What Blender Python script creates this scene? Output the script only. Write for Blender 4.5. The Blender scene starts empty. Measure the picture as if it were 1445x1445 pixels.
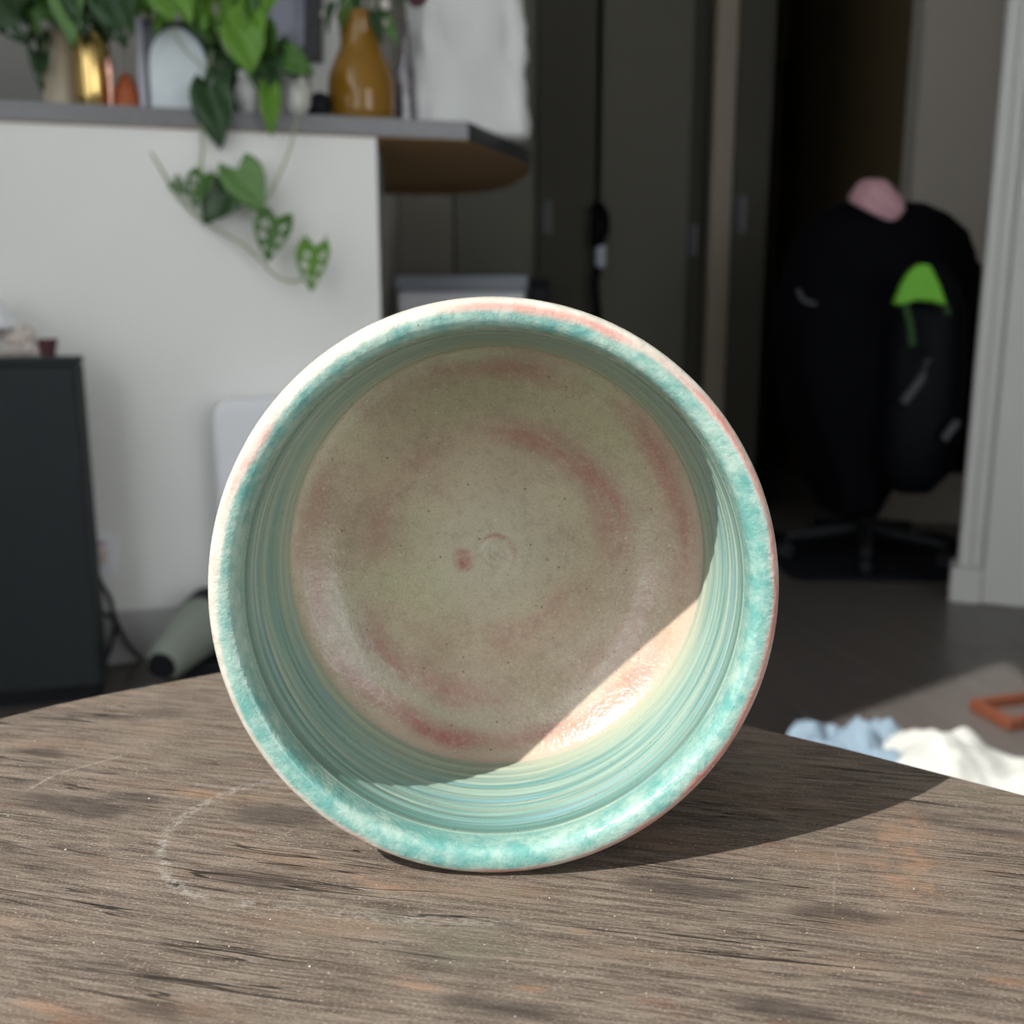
import bpy, bmesh, math, random
from mathutils import Vector, Matrix, noise
random.seed(7)
PI = math.pi
scene = bpy.context.scene
COL = scene.collection

# ------------------------------------------------------------------ camera
F = 1445.0                      # focal length in pixels of the 1445 frame
PITCH = math.radians(11.4)
CAM = Vector((0.0, 0.0, 0.703))
TABLE_Z = 0.703 - 0.0904
cd = bpy.data.cameras.new('camera')
cd.sensor_width = 36.0
cd.lens = 36.0
cd.clip_start = 0.01
cd.clip_end = 60
cd.dof.use_dof = True
cd.dof.focus_distance = 0.168
cd.dof.aperture_fstop = 23.0
cam = bpy.data.objects.new('camera', cd)
COL.objects.link(cam)
cam.location = CAM
cam.rotation_euler = (PI / 2 - PITCH, 0, 0)
scene.camera = cam

# ------------------------------------------------------------------ light
scene.view_settings.view_transform = 'Standard'
scene.view_settings.look = 'None'
scene.view_settings.gamma = 1.0
scene.view_settings.use_curve_mapping = False
scene.view_settings.exposure = 0.0
SKY = 4.0
world = bpy.data.worlds.new('daylight_sky')
scene.world = world
world.use_nodes = True
bgn = world.node_tree.nodes['Background']
bgn.inputs[0].default_value = (0.93, 0.955, 1.0, 1)
bgn.inputs[1].default_value = SKY
SUN_EL, SUN_AZ = math.radians(44), math.radians(55)
SUN = Vector((-math.sin(SUN_AZ) * math.cos(SUN_EL), -math.cos(SUN_AZ) * math.cos(SUN_EL), math.sin(SUN_EL)))
sd = bpy.data.lights.new('sun', 'SUN')
sd.energy = 7.0
sd.angle = math.radians(0.53)
sd.color = (1.0, 0.96, 0.91)
sun = bpy.data.objects.new('sun', sd)
COL.objects.link(sun)
sun.rotation_euler = SUN.to_track_quat('Z', 'Y').to_euler()
sun.location = SUN * 6
scene.cycles.max_bounces = 7
scene.cycles.diffuse_bounces = 4
scene.cycles.use_adaptive_sampling = True
scene.cycles.adaptive_threshold = 0.04
scene.cycles.use_denoising = True
scene.cycles.sample_clamp_indirect = 6.0

WALL_X = -1.3                   # window wall on the left
WIN1 = (-1.15, 0.38, 1.65, 2.85)      # y0, y1, z0, z1
REAR_Y = -1.5
WIN2 = (-1.22, -0.45, 0.25, 2.15)      # x0, x1, z0, z1 in the rear wall
WIN3 = (1.00, 2.85, 0.25, 2.1)
WIN_FILL = (0.60, 1.15, 0.50, 2.75)       # y0, y1, z0, z1 in the left wall, unseen opening added to brighten the half wall
for side, (a0, a1, k0, k1) in (('left', WIN1), ('left', WIN_FILL), ('rear', WIN2), ('rear', WIN3)):
    ld = bpy.data.lights.new('window_portal', 'AREA')
    ld.shape = 'RECTANGLE'
    ld.cycles.is_portal = True
    lo = bpy.data.objects.new('window_portal', ld)
    COL.objects.link(lo)
    if side == 'left':
        ld.size, ld.size_y = k1 - k0, a1 - a0
        lo.location = (WALL_X - 0.06, (a0 + a1) / 2, (k0 + k1) / 2)
        lo.rotation_euler = (0, -PI / 2, 0)
    else:
        ld.size, ld.size_y = a1 - a0, k1 - k0
        lo.location = ((a0 + a1) / 2, REAR_Y - 0.06, (k0 + k1) / 2)
        lo.rotation_euler = (PI / 2, 0, 0)

# ------------------------------------------------------------------ helpers
def ray(px, py):
    x = (px - 722.5) / F
    u = -(py - 722.5) / F
    c, s = math.cos(PITCH), math.sin(PITCH)
    return Vector((x, c + u * s, -s + u * c))
def at(px, py, Y):
    d = ray(px, py)
    return CAM + d * (Y / d.y)
def at_z(px, py, z):
    d = ray(px, py)
    return CAM + d * ((z - CAM.z) / d.z)

class NT:
    def __init__(self, name):
        self.m = bpy.data.materials.new(name)
        self.m.use_nodes = True
        self.t = self.m.node_tree
        self.t.nodes.clear()
        self.out = self.t.nodes.new('ShaderNodeOutputMaterial')
    def n(self, typ, ins=None, **props):
        nd = self.t.nodes.new(typ)
        for k, v in props.items():
            setattr(nd, k, v)
        for k, v in (ins or {}).items():
            s = nd.inputs[k]
            if isinstance(v, bpy.types.NodeSocket):
                self.t.links.new(v, s)
            else:
                if isinstance(v, (tuple, list)) and s.type == 'RGBA' and len(v) == 3:
                    v = (*v, 1)
                s.default_value = v
        return nd
    def math(self, op, a, b=0.0, clamp=False):
        return self.n('ShaderNodeMath', {0: a, 1: b}, operation=op, use_clamp=clamp).outputs[0]
    def mix(self, f, a, b, blend='MIX'):
        return self.n('ShaderNodeMix', {0: f, 6: a, 7: b}, data_type='RGBA', blend_type=blend, clamp_factor=True).outputs[2]
    def ss(self, v, a, b, lo=0.0, hi=1.0):
        return self.n('ShaderNodeMapRange', {'Value': v, 'From Min': a, 'From Max': b, 'To Min': lo, 'To Max': hi}, interpolation_type='SMOOTHSTEP').outputs[0]
    def noise(self, vec, scale, detail=3.0, rough=0.55, dist=0.0):
        return self.n('ShaderNodeTexNoise', {'Vector': vec, 'Scale': scale, 'Detail': detail, 'Roughness': rough, 'Distortion': dist}).outputs['Fac']
    def obj(self):
        return self.n('ShaderNodeTexCoord').outputs['Object']
    def scale(self, vec, s):
        return self.n('ShaderNodeVectorMath', {0: vec, 1: s}, operation='MULTIPLY').outputs[0]
    def comb(self, x, y, z):
        return self.n('ShaderNodeCombineXYZ', {0: x, 1: y, 2: z}).outputs[0]
    def bump(self, h, strength=0.3, dist=0.001, normal=None):
        ins = {'Height': h, 'Strength': strength, 'Distance': dist}
        if normal is not None:
            ins['Normal'] = normal
        return self.n('ShaderNodeBump', ins).outputs[0]
    def band(self, v, c, w):
        d = self.math('ABSOLUTE', self.math('SUBTRACT', v, c))
        return self.ss(d, w, 0.0)
    def finish(self, ins):
        b = self.n('ShaderNodeBsdfPrincipled', ins)
        self.t.links.new(b.outputs[0], self.out.inputs[0])
        return self.m

def simple(name, col, rough=0.6, metallic=0.0, var=0.12, vscale=12.0, bump=0.0, bscale=200.0, spec=0.5, coat=0.0, trans=0.0, sheen=0.0):
    t = NT(name)
    o = t.obj()
    nz = t.noise(o, vscale, 3)
    c1 = tuple(max(0, x * (1 - var)) for x in col)
    c2 = tuple(min(1, x * (1 + var)) for x in col)
    ins = {'Base Color': t.mix(nz, c1, c2), 'Roughness': rough, 'Metallic': metallic, 'Specular IOR Level': spec,
           'Coat Weight': coat, 'Transmission Weight': trans, 'Sheen Weight': sheen}
    if bump:
        ins['Normal'] = t.bump(t.noise(o, bscale, 4), bump, 0.002)
    return t.finish(ins)

def link(o, parent=None):
    COL.objects.link(o)
    if parent is not None:
        o.parent = parent
    return o
def mesh_obj(name, bm, mat, parent=None, smooth=False, loc=None):
    me = bpy.data.meshes.new(name)
    bm.normal_update()
    bm.to_mesh(me)
    bm.free()
    if mat:
        me.materials.append(mat)
    if smooth:
        for p in me.polygons:
            p.use_smooth = True
    o = bpy.data.objects.new(name, me)
    if loc is not None:
        o.location = loc
    return link(o, parent)
def thing(name, label, cat, loc=(0, 0, 0), rotz=0.0, group=None):
    o = bpy.data.objects.new(name, None)
    o.empty_display_size = 0.05
    link(o)
    o.location = loc
    o.rotation_euler = (0, 0, rotz)
    return tag(o, label, cat, group)
def tag(o, label, cat, group=None):
    o['label'] = label
    o['category'] = cat
    if group:
        o['group'] = group
    return o
def struct(o, label=None):
    o['kind'] = 'structure'
    if label:
        o['label'] = label
    return o

def box_bm(x0, x1, y0, y1, z0, z1, bevel=0.0, seg=1, bm=None):
    bm = bm or bmesh.new()
    r = bmesh.ops.create_cube(bm, size=1)
    for v in r['verts']:
        v.co = Vector((x0 + (v.co.x + .5) * (x1 - x0), y0 + (v.co.y + .5) * (y1 - y0), z0 + (v.co.z + .5) * (z1 - z0)))
    if bevel:
        es = list({e for v in r['verts'] for e in v.link_edges})
        bmesh.ops.bevel(bm, geom=es, offset=bevel, segments=seg, affect='EDGES', profile=0.5)
    return bm
def lathe_bm(prof, n=32, bm=None):
    bm = bm or bmesh.new()
    rings = []
    for r, z in prof:
        if r < 1e-6:
            rings.append([bm.verts.new((0, 0, z))])
        else:
            rings.append([bm.verts.new((r * math.cos(2 * PI * i / n), r * math.sin(2 * PI * i / n), z)) for i in range(n)])
    for a, b in zip(rings, rings[1:]):
        for i in range(n):
            j = (i + 1) % n
            if len(a) == 1 and len(b) == 1:
                continue
            if len(a) == 1:
                bm.faces.new((a[0], b[j], b[i]))
            elif len(b) == 1:
                bm.faces.new((a[i], a[j], b[0]))
            else:
                bm.faces.new((a[i], a[j], b[j], b[i]))
    bmesh.ops.recalc_face_normals(bm, faces=bm.faces)
    return bm
def tube_bm(pts, rad, n=8, bm=None):
    bm = bm or bmesh.new()
    pts = [Vector(p) for p in pts]
    rads = rad if isinstance(rad, (list, tuple)) else [rad] * len(pts)
    rings = []
    up = Vector((0, 0, 1))
    for i, p in enumerate(pts):
        d = (pts[min(i + 1, len(pts) - 1)] - pts[max(i - 1, 0)]).normalized()
        a = d.cross(up if abs(d.z) < 0.95 else Vector((1, 0, 0))).normalized()
        b = d.cross(a)
        rings.append([bm.verts.new(p + (a * math.cos(2 * PI * k / n) + b * math.sin(2 * PI * k / n)) * rads[i]) for k in range(n)])
    for a, b in zip(rings, rings[1:]):
        for k in range(n):
            bm.faces.new((a[k], a[(k + 1) % n], b[(k + 1) % n], b[k]))
    bm.faces.new(rings[0][::-1])
    bm.faces.new(rings[-1])
    bmesh.ops.recalc_face_normals(bm, faces=bm.faces)
    return bm
def smooth_path(pts, n=6):
    pts = [Vector(p) for p in pts]
    out = []
    for i in range(len(pts) - 1):
        p0, p1, p2, p3 = pts[max(i - 1, 0)], pts[i], pts[i + 1], pts[min(i + 2, len(pts) - 1)]
        for k in range(n):
            t = k / n
            out.append(0.5 * ((2 * p1) + (-p0 + p2) * t + (2 * p0 - 5 * p1 + 4 * p2 - p3) * t * t + (-p0 + 3 * p1 - 3 * p2 + p3) * t ** 3))
    out.append(pts[-1])
    return out
def prism_bm(poly, z0, z1, bevel=0.0, bm=None):
    bm = bm or bmesh.new()
    lo = [bm.verts.new((x, y, z0)) for x, y in poly]
    hi = [bm.verts.new((x, y, z1)) for x, y in poly]
    bm.faces.new(lo[::-1])
    top = bm.faces.new(hi)
    n = len(poly)
    for i in range(n):
        bm.faces.new((lo[i], lo[(i + 1) % n], hi[(i + 1) % n], hi[i]))
    bmesh.ops.recalc_face_normals(bm, faces=bm.faces)
    if bevel:
        es = [e for e in bm.edges if all(abs(v.co.z - z1) < 1e-6 for v in e.verts)] + [e for e in bm.edges if all(abs(v.co.z - z0) < 1e-6 for v in e.verts)]
        bmesh.ops.bevel(bm, geom=es, offset=bevel, segments=2, affect='EDGES', profile=0.5)
    return bm
def loft_bm(rings, cap=True, bm=None):
    bm = bm or bmesh.new()
    R = [[bm.verts.new(p) for p in r] for r in rings]
    n = len(R[0])
    for a, b in zip(R, R[1:]):
        for k in range(n):
            bm.faces.new((a[k], a[(k + 1) % n], b[(k + 1) % n], b[k]))
    if cap:
        bm.faces.new(R[0][::-1])
        bm.faces.new(R[-1])
    bmesh.ops.recalc_face_normals(bm, faces=bm.faces)
    return bm

# ------------------------------------------------------------------ materials
M = {}
M['wall'] = simple('painted_white_wall', (0.88, 0.88, 0.86), 0.75, var=0.02, vscale=3, bump=0.08, bscale=350)
M['taupe'] = simple('painted_taupe_wall', (0.46, 0.43, 0.39), 0.8, var=0.04, vscale=3)
M['greywall'] = simple('painted_grey_wall', (0.46, 0.42, 0.375), 0.8, var=0.03, vscale=3)
M['ceil'] = simple('painted_ceiling', (0.62, 0.62, 0.6), 0.85, var=0.02)
M['trim'] = simple('painted_trim', (0.50, 0.50, 0.485), 0.5, var=0.02)
M['jamb'] = simple('beige_jamb', (0.20, 0.165, 0.125), 0.6, var=0.05)
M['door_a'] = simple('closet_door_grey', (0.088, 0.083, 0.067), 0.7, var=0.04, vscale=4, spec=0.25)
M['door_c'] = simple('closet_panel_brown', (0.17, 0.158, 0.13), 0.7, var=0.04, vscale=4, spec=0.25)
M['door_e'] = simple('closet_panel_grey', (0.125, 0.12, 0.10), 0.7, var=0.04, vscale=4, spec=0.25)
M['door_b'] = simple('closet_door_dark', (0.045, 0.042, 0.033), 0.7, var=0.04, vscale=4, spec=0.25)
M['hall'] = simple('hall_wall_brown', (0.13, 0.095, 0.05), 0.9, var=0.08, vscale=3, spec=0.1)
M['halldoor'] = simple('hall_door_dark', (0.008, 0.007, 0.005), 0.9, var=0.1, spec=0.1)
M['steel'] = simple('brushed_steel', (0.22, 0.22, 0.22), 0.45, 0.7, var=0.06)
M['laminate'] = simple('grey_laminate', (0.20, 0.20, 0.215), 0.32, var=0.14, vscale=60)
M['edge_dark'] = simple('dark_edge_band', (0.045, 0.047, 0.052), 0.4, var=0.1)
M['particle'] = simple('brown_board', (0.48, 0.28, 0.11), 0.75, var=0.12, vscale=40)
M['cab_dark'] = simple('dark_kitchen_cabinet', (0.09, 0.09, 0.085), 0.5, var=0.05)
M['speaker'] = simple('charcoal_cabinet', (0.022, 0.027, 0.030), 0.7, var=0.05, vscale=8, bump=0.05, spec=0.3)
M['white_plastic'] = simple('white_plastic', (0.86, 0.87, 0.92), 0.35, var=0.02)
M['grey_plastic'] = simple('grey_blue_plastic', (0.28, 0.31, 0.36), 0.45, var=0.04)
M['black'] = simple('black_plastic', (0.008, 0.009, 0.012), 0.6, var=0.1, spec=0.25)
M['cable'] = simple('black_cable', (0.02, 0.02, 0.022), 0.5)
M['coat'] = simple('black_fabric', (0.0022, 0.0024, 0.0042), 0.9, var=0.2, vscale=14, bump=0.3, bscale=60, spec=0.08)
M['coat2'] = simple('black_nylon', (0.0025, 0.003, 0.005), 0.6, var=0.2, vscale=14, bump=0.3, bscale=40, spec=0.12)
M['pink_knit'] = simple('pink_knit', (0.52, 0.30, 0.34), 0.9, var=0.1, vscale=30, bump=0.4, bscale=120)
M['lime'] = simple('lime_nylon', (0.13, 0.42, 0.02), 0.6, var=0.12, vscale=12)
M['greystrap'] = simple('grey_strap', (0.045, 0.046, 0.055), 0.6, var=0.1)
M['mat_black'] = simple('black_floor_mat', (0.007, 0.008, 0.012), 0.85, var=0.2, spec=0.15)
M['cream'] = simple('cream_ceramic', (0.60, 0.52, 0.40), 0.6, var=0.05)
M['brass'] = simple('polished_brass', (0.80, 0.56, 0.22), 0.16, 1.0, var=0.04)
M['copper'] = simple('polished_copper', (0.80, 0.45, 0.36), 0.2, 1.0, var=0.04)
M['rust'] = simple('rust_orange_ceramic', (0.42, 0.10, 0.03), 0.45, var=0.15)
M['soil'] = simple('dark_soil', (0.02, 0.015, 0.01), 0.95, var=0.4, vscale=80)
M['darkpot'] = simple('dark_pot', (0.02, 0.022, 0.025), 0.5, var=0.1)
M['porcelain'] = simple('white_porcelain', (0.88, 0.88, 0.87), 0.12, var=0.02, coat=0.5)
M['bag'] = simple('white_canvas', (0.75, 0.76, 0.76), 0.85, var=0.03, vscale=8, bump=0.15, bscale=90)
M['frame_dark'] = simple('dark_picture_frame', (0.045, 0.045, 0.055), 0.45, var=0.06)
M['lilac'] = simple('pale_lilac_edge', (0.50, 0.49, 0.58), 0.35, var=0.05)
M['smoke'] = simple('smoky_grey_panel', (0.12, 0.13, 0.15), 0.3, var=0.3, vscale=14)
M['ice'] = simple('pale_blue_white', (0.76, 0.83, 0.90), 0.5, var=0.16, vscale=22)
M['stem'] = simple('pale_green_stem', (0.36, 0.40, 0.24), 0.6, var=0.15)
M['leaf'] = simple('bright_leaf', (0.11, 0.26, 0.022), 0.42, var=0.30, vscale=16)
M['leaf_mid'] = simple('mid_leaf', (0.055, 0.15, 0.02), 0.42, var=0.35, vscale=18)
M['leaf_dark'] = simple('dark_leaf', (0.022, 0.062, 0.018), 0.38, var=0.4, vscale=16)
M['leaf_pale'] = simple('pale_leaf', (0.12, 0.24, 0.07), 0.5, var=0.2, vscale=16)
M['petal'] = simple('pale_petal', (0.66, 0.58, 0.54), 0.8, var=0.12)
M['burgundy'] = simple('burgundy', (0.085, 0.028, 0.035), 0.7, var=0.2)
M['sage'] = simple('grey_green_enamel', (0.26, 0.29, 0.25), 0.42, var=0.06)
M['cloth_white'] = simple('white_fleece', (0.80, 0.80, 0.775), 0.95, var=0.06, vscale=20, bump=0.5, bscale=90)
M['cloth_blue'] = simple('pale_blue_cloth', (0.36, 0.47, 0.58), 0.9, var=0.12, vscale=14, bump=0.3, bscale=60)
M['redwood'] = simple('red_brown_wood', (0.13, 0.038, 0.018), 0.5, var=0.2, vscale=20)
M['wood_leg'] = simple('dark_wood_leg', (0.06, 0.045, 0.035), 0.6, var=0.2)
M['window_frame'] = simple('white_window_frame', (0.75, 0.75, 0.75), 0.45, var=0.02)

def m_glass_pane():
    t = NT('window_glass')
    g = t.n('ShaderNodeBsdfGlossy', {'Color': (1, 1, 1, 1), 'Roughness': 0.02})
    tr = t.n('ShaderNodeBsdfTransparent', {'Color': (0.97, 0.98, 0.97, 1)})
    mx = t.n('ShaderNodeMixShader', {0: 0.04, 1: tr.outputs[0], 2: g.outputs[0]})
    t.t.links.new(mx.outputs[0], t.out.inputs[0])
    return t.m
M['pane'] = m_glass_pane()
def m_amber():
    t = NT('amber_glass')
    o = t.obj()
    c = t.mix(t.noise(o, 18, 3), (0.30, 0.14, 0.008), (0.46, 0.24, 0.02))
    b = t.n('ShaderNodeBsdfPrincipled', {'Base Color': c, 'Roughness': 0.08, 'Coat Weight': 0.6})
    tr = t.n('ShaderNodeBsdfTranslucent', {'Color': (0.5, 0.27, 0.02, 1)})
    mx = t.n('ShaderNodeMixShader', {0: 0.35, 1: b.outputs[0], 2: tr.outputs[0]})
    t.t.links.new(mx.outputs[0], t.out.inputs[0])
    return t.m
M['amber'] = m_amber()
def m_clear():
    t = NT('clear_bottle_glass')
    g = t.n('ShaderNodeBsdfGlossy', {'Color': (0.95, 0.95, 1, 1), 'Roughness': 0.05})
    tr = t.n('ShaderNodeBsdfTransparent', {'Color': (0.78, 0.76, 0.78, 1)})
    mx = t.n('ShaderNodeMixShader', {0: 0.16, 1: tr.outputs[0], 2: g.outputs[0]})
    t.t.links.new(mx.outputs[0], t.out.inputs[0])
    return t.m
M['clear'] = m_clear()
def m_photo():
    t = NT('framed_print')
    o = t.obj()
    n1 = t.noise(t.scale(o, (14, 1, 4)), 1.0, 3)
    n2 = t.noise(t.scale(o, (30, 1, 6)), 1.0, 2)
    c = t.mix(t.ss(n1, 0.35, 0.65), (0.10, 0.11, 0.16), (0.42, 0.44, 0.56))
    c = t.mix(t.ss(n2, 0.6, 0.7), c, (0.20, 0.30, 0.55))
    return t.finish({'Base Color': c, 'Roughness': 0.3})
M['photo'] = m_photo()
def m_floor():
    t = NT('laminate_planks')
    o = t.obj()
    info = t.n('ShaderNodeObjectInfo').outputs['Random']
    g = t.noise(t.scale(o, (3, 60, 3)), 1.0, 4, 0.6)
    c = t.mix(g, (0.055, 0.047, 0.044), (0.140, 0.122, 0.115))
    c = t.mix(t.math('MULTIPLY', info, 0.35), c, (0.07, 0.06, 0.055))
    return t.finish({'Base Color': c, 'Roughness': 0.33, 'Normal': t.bump(g, 0.06, 0.001)})
M['floor'] = m_floor()

# ------------------------------------------------------------------ table wood
GRAIN = math.radians(-12.5)
def m_tabletop():
    t = NT('weathered_dark_wood')
    o = t.obj()
    rot = t.n('ShaderNodeVectorRotate', {'Vector': o, 'Angle': -GRAIN}, rotation_type='Z_AXIS').outputs[0]
    wob = t.noise(t.scale(rot, (9, 30, 1)), 1.0, 2)
    sep = t.n('ShaderNodeSeparateXYZ', {0: rot})
    yy = t.math('ADD', sep.outputs[1], t.math('MULTIPLY', t.math('SUBTRACT', wob, 0.5), 0.006))
    g = t.comb(sep.outputs[0], yy, 0.0)
    fine = t.noise(t.scale(g, (260, 3600, 1)), 1.0, 4, 0.7)
    mid = t.noise(t.scale(g, (70, 900, 1)), 1.0, 4, 0.65)
    broad = t.noise(t.scale(g, (22, 95, 1)), 1.0, 4, 0.6)
    patch = t.noise(t.scale(g, (45, 130, 1)), 1.0, 3, 0.65)
    patch2 = t.noise(t.scale(o, (38, 75, 1)), 1.0, 3, 0.6)
    grit = t.noise(t.scale(g, (1700, 3600, 1)), 1.0, 3, 0.75)
    c = t.mix(t.ss(mid, 0.30, 0.70), (0.078, 0.058, 0.046), (0.220, 0.175, 0.142))
    c = t.mix(t.ss(fine, 0.50, 0.80, 0, 0.8), c, (0.34, 0.28, 0.235))
    c = t.mix(t.ss(fine, 0.47, 0.26, 0, 0.85), c, (0.028, 0.021, 0.017))
    c = t.mix(t.ss(grit, 0.53, 0.74, 0, 0.85), c, (0.44, 0.385, 0.33))
    c = t.mix(t.ss(grit, 0.46, 0.27, 0, 0.8), c, (0.035, 0.026, 0.022))
    c = t.mix(t.ss(broad, 0.46, 0.28, 0.0, 0.5), c, (0.055, 0.043, 0.038))
    c = t.mix(t.ss(broad, 0.52, 0.70, 0.0, 0.40), c, (0.25, 0.165, 0.112))
    c = t.mix(t.ss(patch, 0.60, 0.76, 0, 0.35), c, (0.21, 0.095, 0.062))
    c = t.mix(t.ss(patch2, 0.56, 0.74, 0, 0.35), c, (0.16, 0.155, 0.115))
    # long dark cracks along the grain
    cr = t.noise(t.scale(g, (14, 330, 1)), 1.0, 2, 0.5)
    crm = t.math('MULTIPLY', t.ss(t.math('ABSOLUTE', t.math('SUBTRACT', cr, 0.5)), 0.013, 0.003), t.ss(t.noise(t.scale(g, (22, 70, 1)), 1.0, 2), 0.47, 0.58))
    c = t.mix(t.math('MULTIPLY', crm, 0.85), c, (0.012, 0.009, 0.008))
    # broken pale fibres / dust
    fib = t.n('ShaderNodeTexVoronoi', {'Vector': t.scale(g, (500, 2400, 1)), 'Scale': 1.0, 'Randomness': 1.0}).outputs['Distance']
    fm = t.math('MULTIPLY', t.ss(fib, 0.22, 0.06), t.ss(t.noise(t.scale(o, (60, 90, 1)), 1.0, 4, 0.7), 0.46, 0.66))
    c = t.mix(t.math('MULTIPLY', fm, 0.65), c, (0.46, 0.40, 0.34))
    dust = t.n('ShaderNodeTexVoronoi', {'Vector': o, 'Scale': 1500.0, 'Randomness': 1.0})
    rnd = t.n('ShaderNodeSeparateColor', {0: dust.outputs['Color']}).outputs[0]
    dm = t.math('MULTIPLY', t.ss(dust.outputs['Distance'], 0.26, 0.12), t.ss(rnd, 0.965, 0.98))
    c = t.mix(t.math('MULTIPLY', dm, 0.7), c, (0.62, 0.57, 0.50))
    # pale ring mark left by a wet cup
    so = t.n('ShaderNodeSeparateXYZ', {0: o})
    ox, oy = so.outputs[0], so.outputs[1]
    dx = t.math('SUBTRACT', ox, -0.0386)
    dy = t.math('SUBTRACT', oy, 0.1642)
    rr = t.math('SQRT', t.math('ADD', t.math('MULTIPLY', dx, dx), t.math('MULTIPLY', dy, dy)))
    chalk = t.noise(o, 900, 4, 0.75)
    wide = t.noise(o, 70, 2)
    ringm = t.math('MULTIPLY', t.band(t.math('ADD', rr, t.math('MULTIPLY', t.math('SUBTRACT', wide, .5), 0.003)), 0.0216, 0.0017), t.ss(dx, -0.003, -0.014))
    ringm = t.math('MULTIPLY', ringm, t.ss(chalk, 0.42, 0.62))
    # a long rubbed streak continuing the ring
    ly = t.math('SUBTRACT', oy, t.math('ADD', 0.1377, t.math('MULTIPLY', t.math('MULTIPLY', t.math('SUBTRACT', ox, 0.003), t.math('SUBTRACT', ox, 0.003)), 2.6)))
    lm = t.math('MULTIPLY', t.ss(t.math('ABSOLUTE', ly), 0.0022, 0.0002), t.math('MULTIPLY', t.ss(ox, -0.050, -0.040), t.ss(ox, 0.007, -0.001)))
    lm = t.math('MULTIPLY', lm, t.ss(t.math('ADD', t.math('MULTIPLY', chalk, .6), t.math('MULTIPLY', fine, .4)), 0.47, 0.60))
    c = t.mix(t.math('MULTIPLY', t.math('MAXIMUM', ringm, t.math('MULTIPLY', lm, 0.7)), 0.5), c, (0.44, 0.42, 0.39))
    # dark smudges, small orange chips and a pale scratch
    sg = t.n('ShaderNodeSeparateXYZ', {0: rot})
    gx, gy = sg.outputs[0], sg.outputs[1]
    cg, sg_ = math.cos(-GRAIN), math.sin(-GRAIN)
    def blob(px, py, rx, ry):
        q = at_z(px, py, TABLE_Z)
        u0, v0 = q.x * cg - q.y * sg_, q.x * sg_ + q.y * cg
        du = t.math('DIVIDE', t.math('SUBTRACT', gx, u0), rx)
        dv = t.math('DIVIDE', t.math('SUBTRACT', gy, v0), ry)
        d = t.math('SQRT', t.math('ADD', t.math('MULTIPLY', du, du), t.math('MULTIPLY', dv, dv)))
        return t.ss(t.math('ADD', d, t.math('MULTIPLY', t.math('SUBTRACT', smn, 0.5), 1.3)), 1.1, 0.35)
    smn = t.noise(t.scale(g, (160, 420, 1)), 1.0, 4, 0.65)
    dk = None
    for b_ in ((120, 1140, .016, .004), (190, 1125, .008, .0025), (400, 1150, .012, .005), (60, 1062, .008, .0025), (1110, 1425, .009, .0025), (215, 1425, .007, .0022), (360, 1240, .012, .003), (960, 1255, .012, .003), (1190, 1290, .010, .0025), (1420, 1175, .010, .002), (700, 1420, .012, .002)):
        m_ = blob(*b_)
        dk = m_ if dk is None else t.math('MAXIMUM', dk, m_)
    c = t.mix(t.math('MULTIPLY', dk, 0.62), c, (0.045, 0.036, 0.033))
    og = None
    for b_ in ((545, 1252, .0045, .0010), (822, 1315, .0022, .0006), (590, 1392, .0050, .0011), (750, 1396, .0028, .0010), (505, 1238, .0016, .0006), (1295, 1400, .0008, .0006), (1420, 1385, .004, .0012), (280, 1120, .006, .002), (60, 1420, .005, .001)):
        m_ = blob(*b_)
        og = m_ if og is None else t.math('MAXIMUM', og, m_)
    c = t.mix(t.math('MULTIPLY', og, 0.34), c, (0.36, 0.20, 0.125))
    def seg(p0, p1, w):
        a, b = at_z(*p0, TABLE_Z), at_z(*p1, TABLE_Z)
        d = (b - a); L_ = d.length; d.normalize()
        ex, ey = t.math('SUBTRACT', ox, a.x), t.math('SUBTRACT', oy, a.y)
        al = t.math('ADD', t.math('MULTIPLY', ex, d.x), t.math('MULTIPLY', ey, d.y))
        ac = t.math('ABSOLUTE', t.math('SUBTRACT', t.math('MULTIPLY', ex, -d.y), t.math('MULTIPLY', ey, -d.x)))
        return t.math('MULTIPLY', t.ss(ac, w, w * .2), t.math('MULTIPLY', t.ss(al, -.001, .002), t.ss(al, L_ + .001, L_ - .002)))
    sc_ = t.math('MAXIMUM', seg((35, 1117), (80, 1092), .0005), seg((80, 1092), (178, 1065), .00035))
    for a_, b_ in (((1185, 1230), (1152, 1242)), ((1178, 1200), (1185, 1232)), ((1175, 1290), (1178, 1235)), ((375, 1190), (425, 1165))):
        sc_ = t.math('MAXIMUM', sc_, t.math('MULTIPLY', seg(a_, b_, .0003), 0.4))
    c = t.mix(t.math('MULTIPLY', sc_, t.ss(grit, 0.34, 0.62, 0.0, 0.6)), c, (0.48, 0.43, 0.38))
    # worn orange rub mark
    ax = t.math('SUBTRACT', ox, t.math('ADD', 0.0655, t.math('MULTIPLY', t.math('SUBTRACT', oy, 0.155), 0.25)))
    om = t.math('MULTIPLY', t.ss(t.math('ABSOLUTE', ax), 0.0075, 0.002), t.math('MULTIPLY', t.ss(oy, 0.136, 0.150), t.ss(oy, 0.178, 0.166)))
    om = t.math('MULTIPLY', om, t.ss(t.noise(o, 260, 4, 0.7), 0.36, 0.66))
    c = t.mix(t.math('MULTIPLY', om, 0.36), c, (0.40, 0.22, 0.13))
    h = t.math('ADD', t.math('MULTIPLY', fine, 0.6), t.math('ADD', t.math('MULTIPLY', mid, 0.7), t.math('MULTIPLY', grit, 0.45)))
    h = t.math('SUBTRACT', h, crm)
    h = t.math('ADD', h, t.math('MULTIPLY', fm, 0.6))
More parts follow.
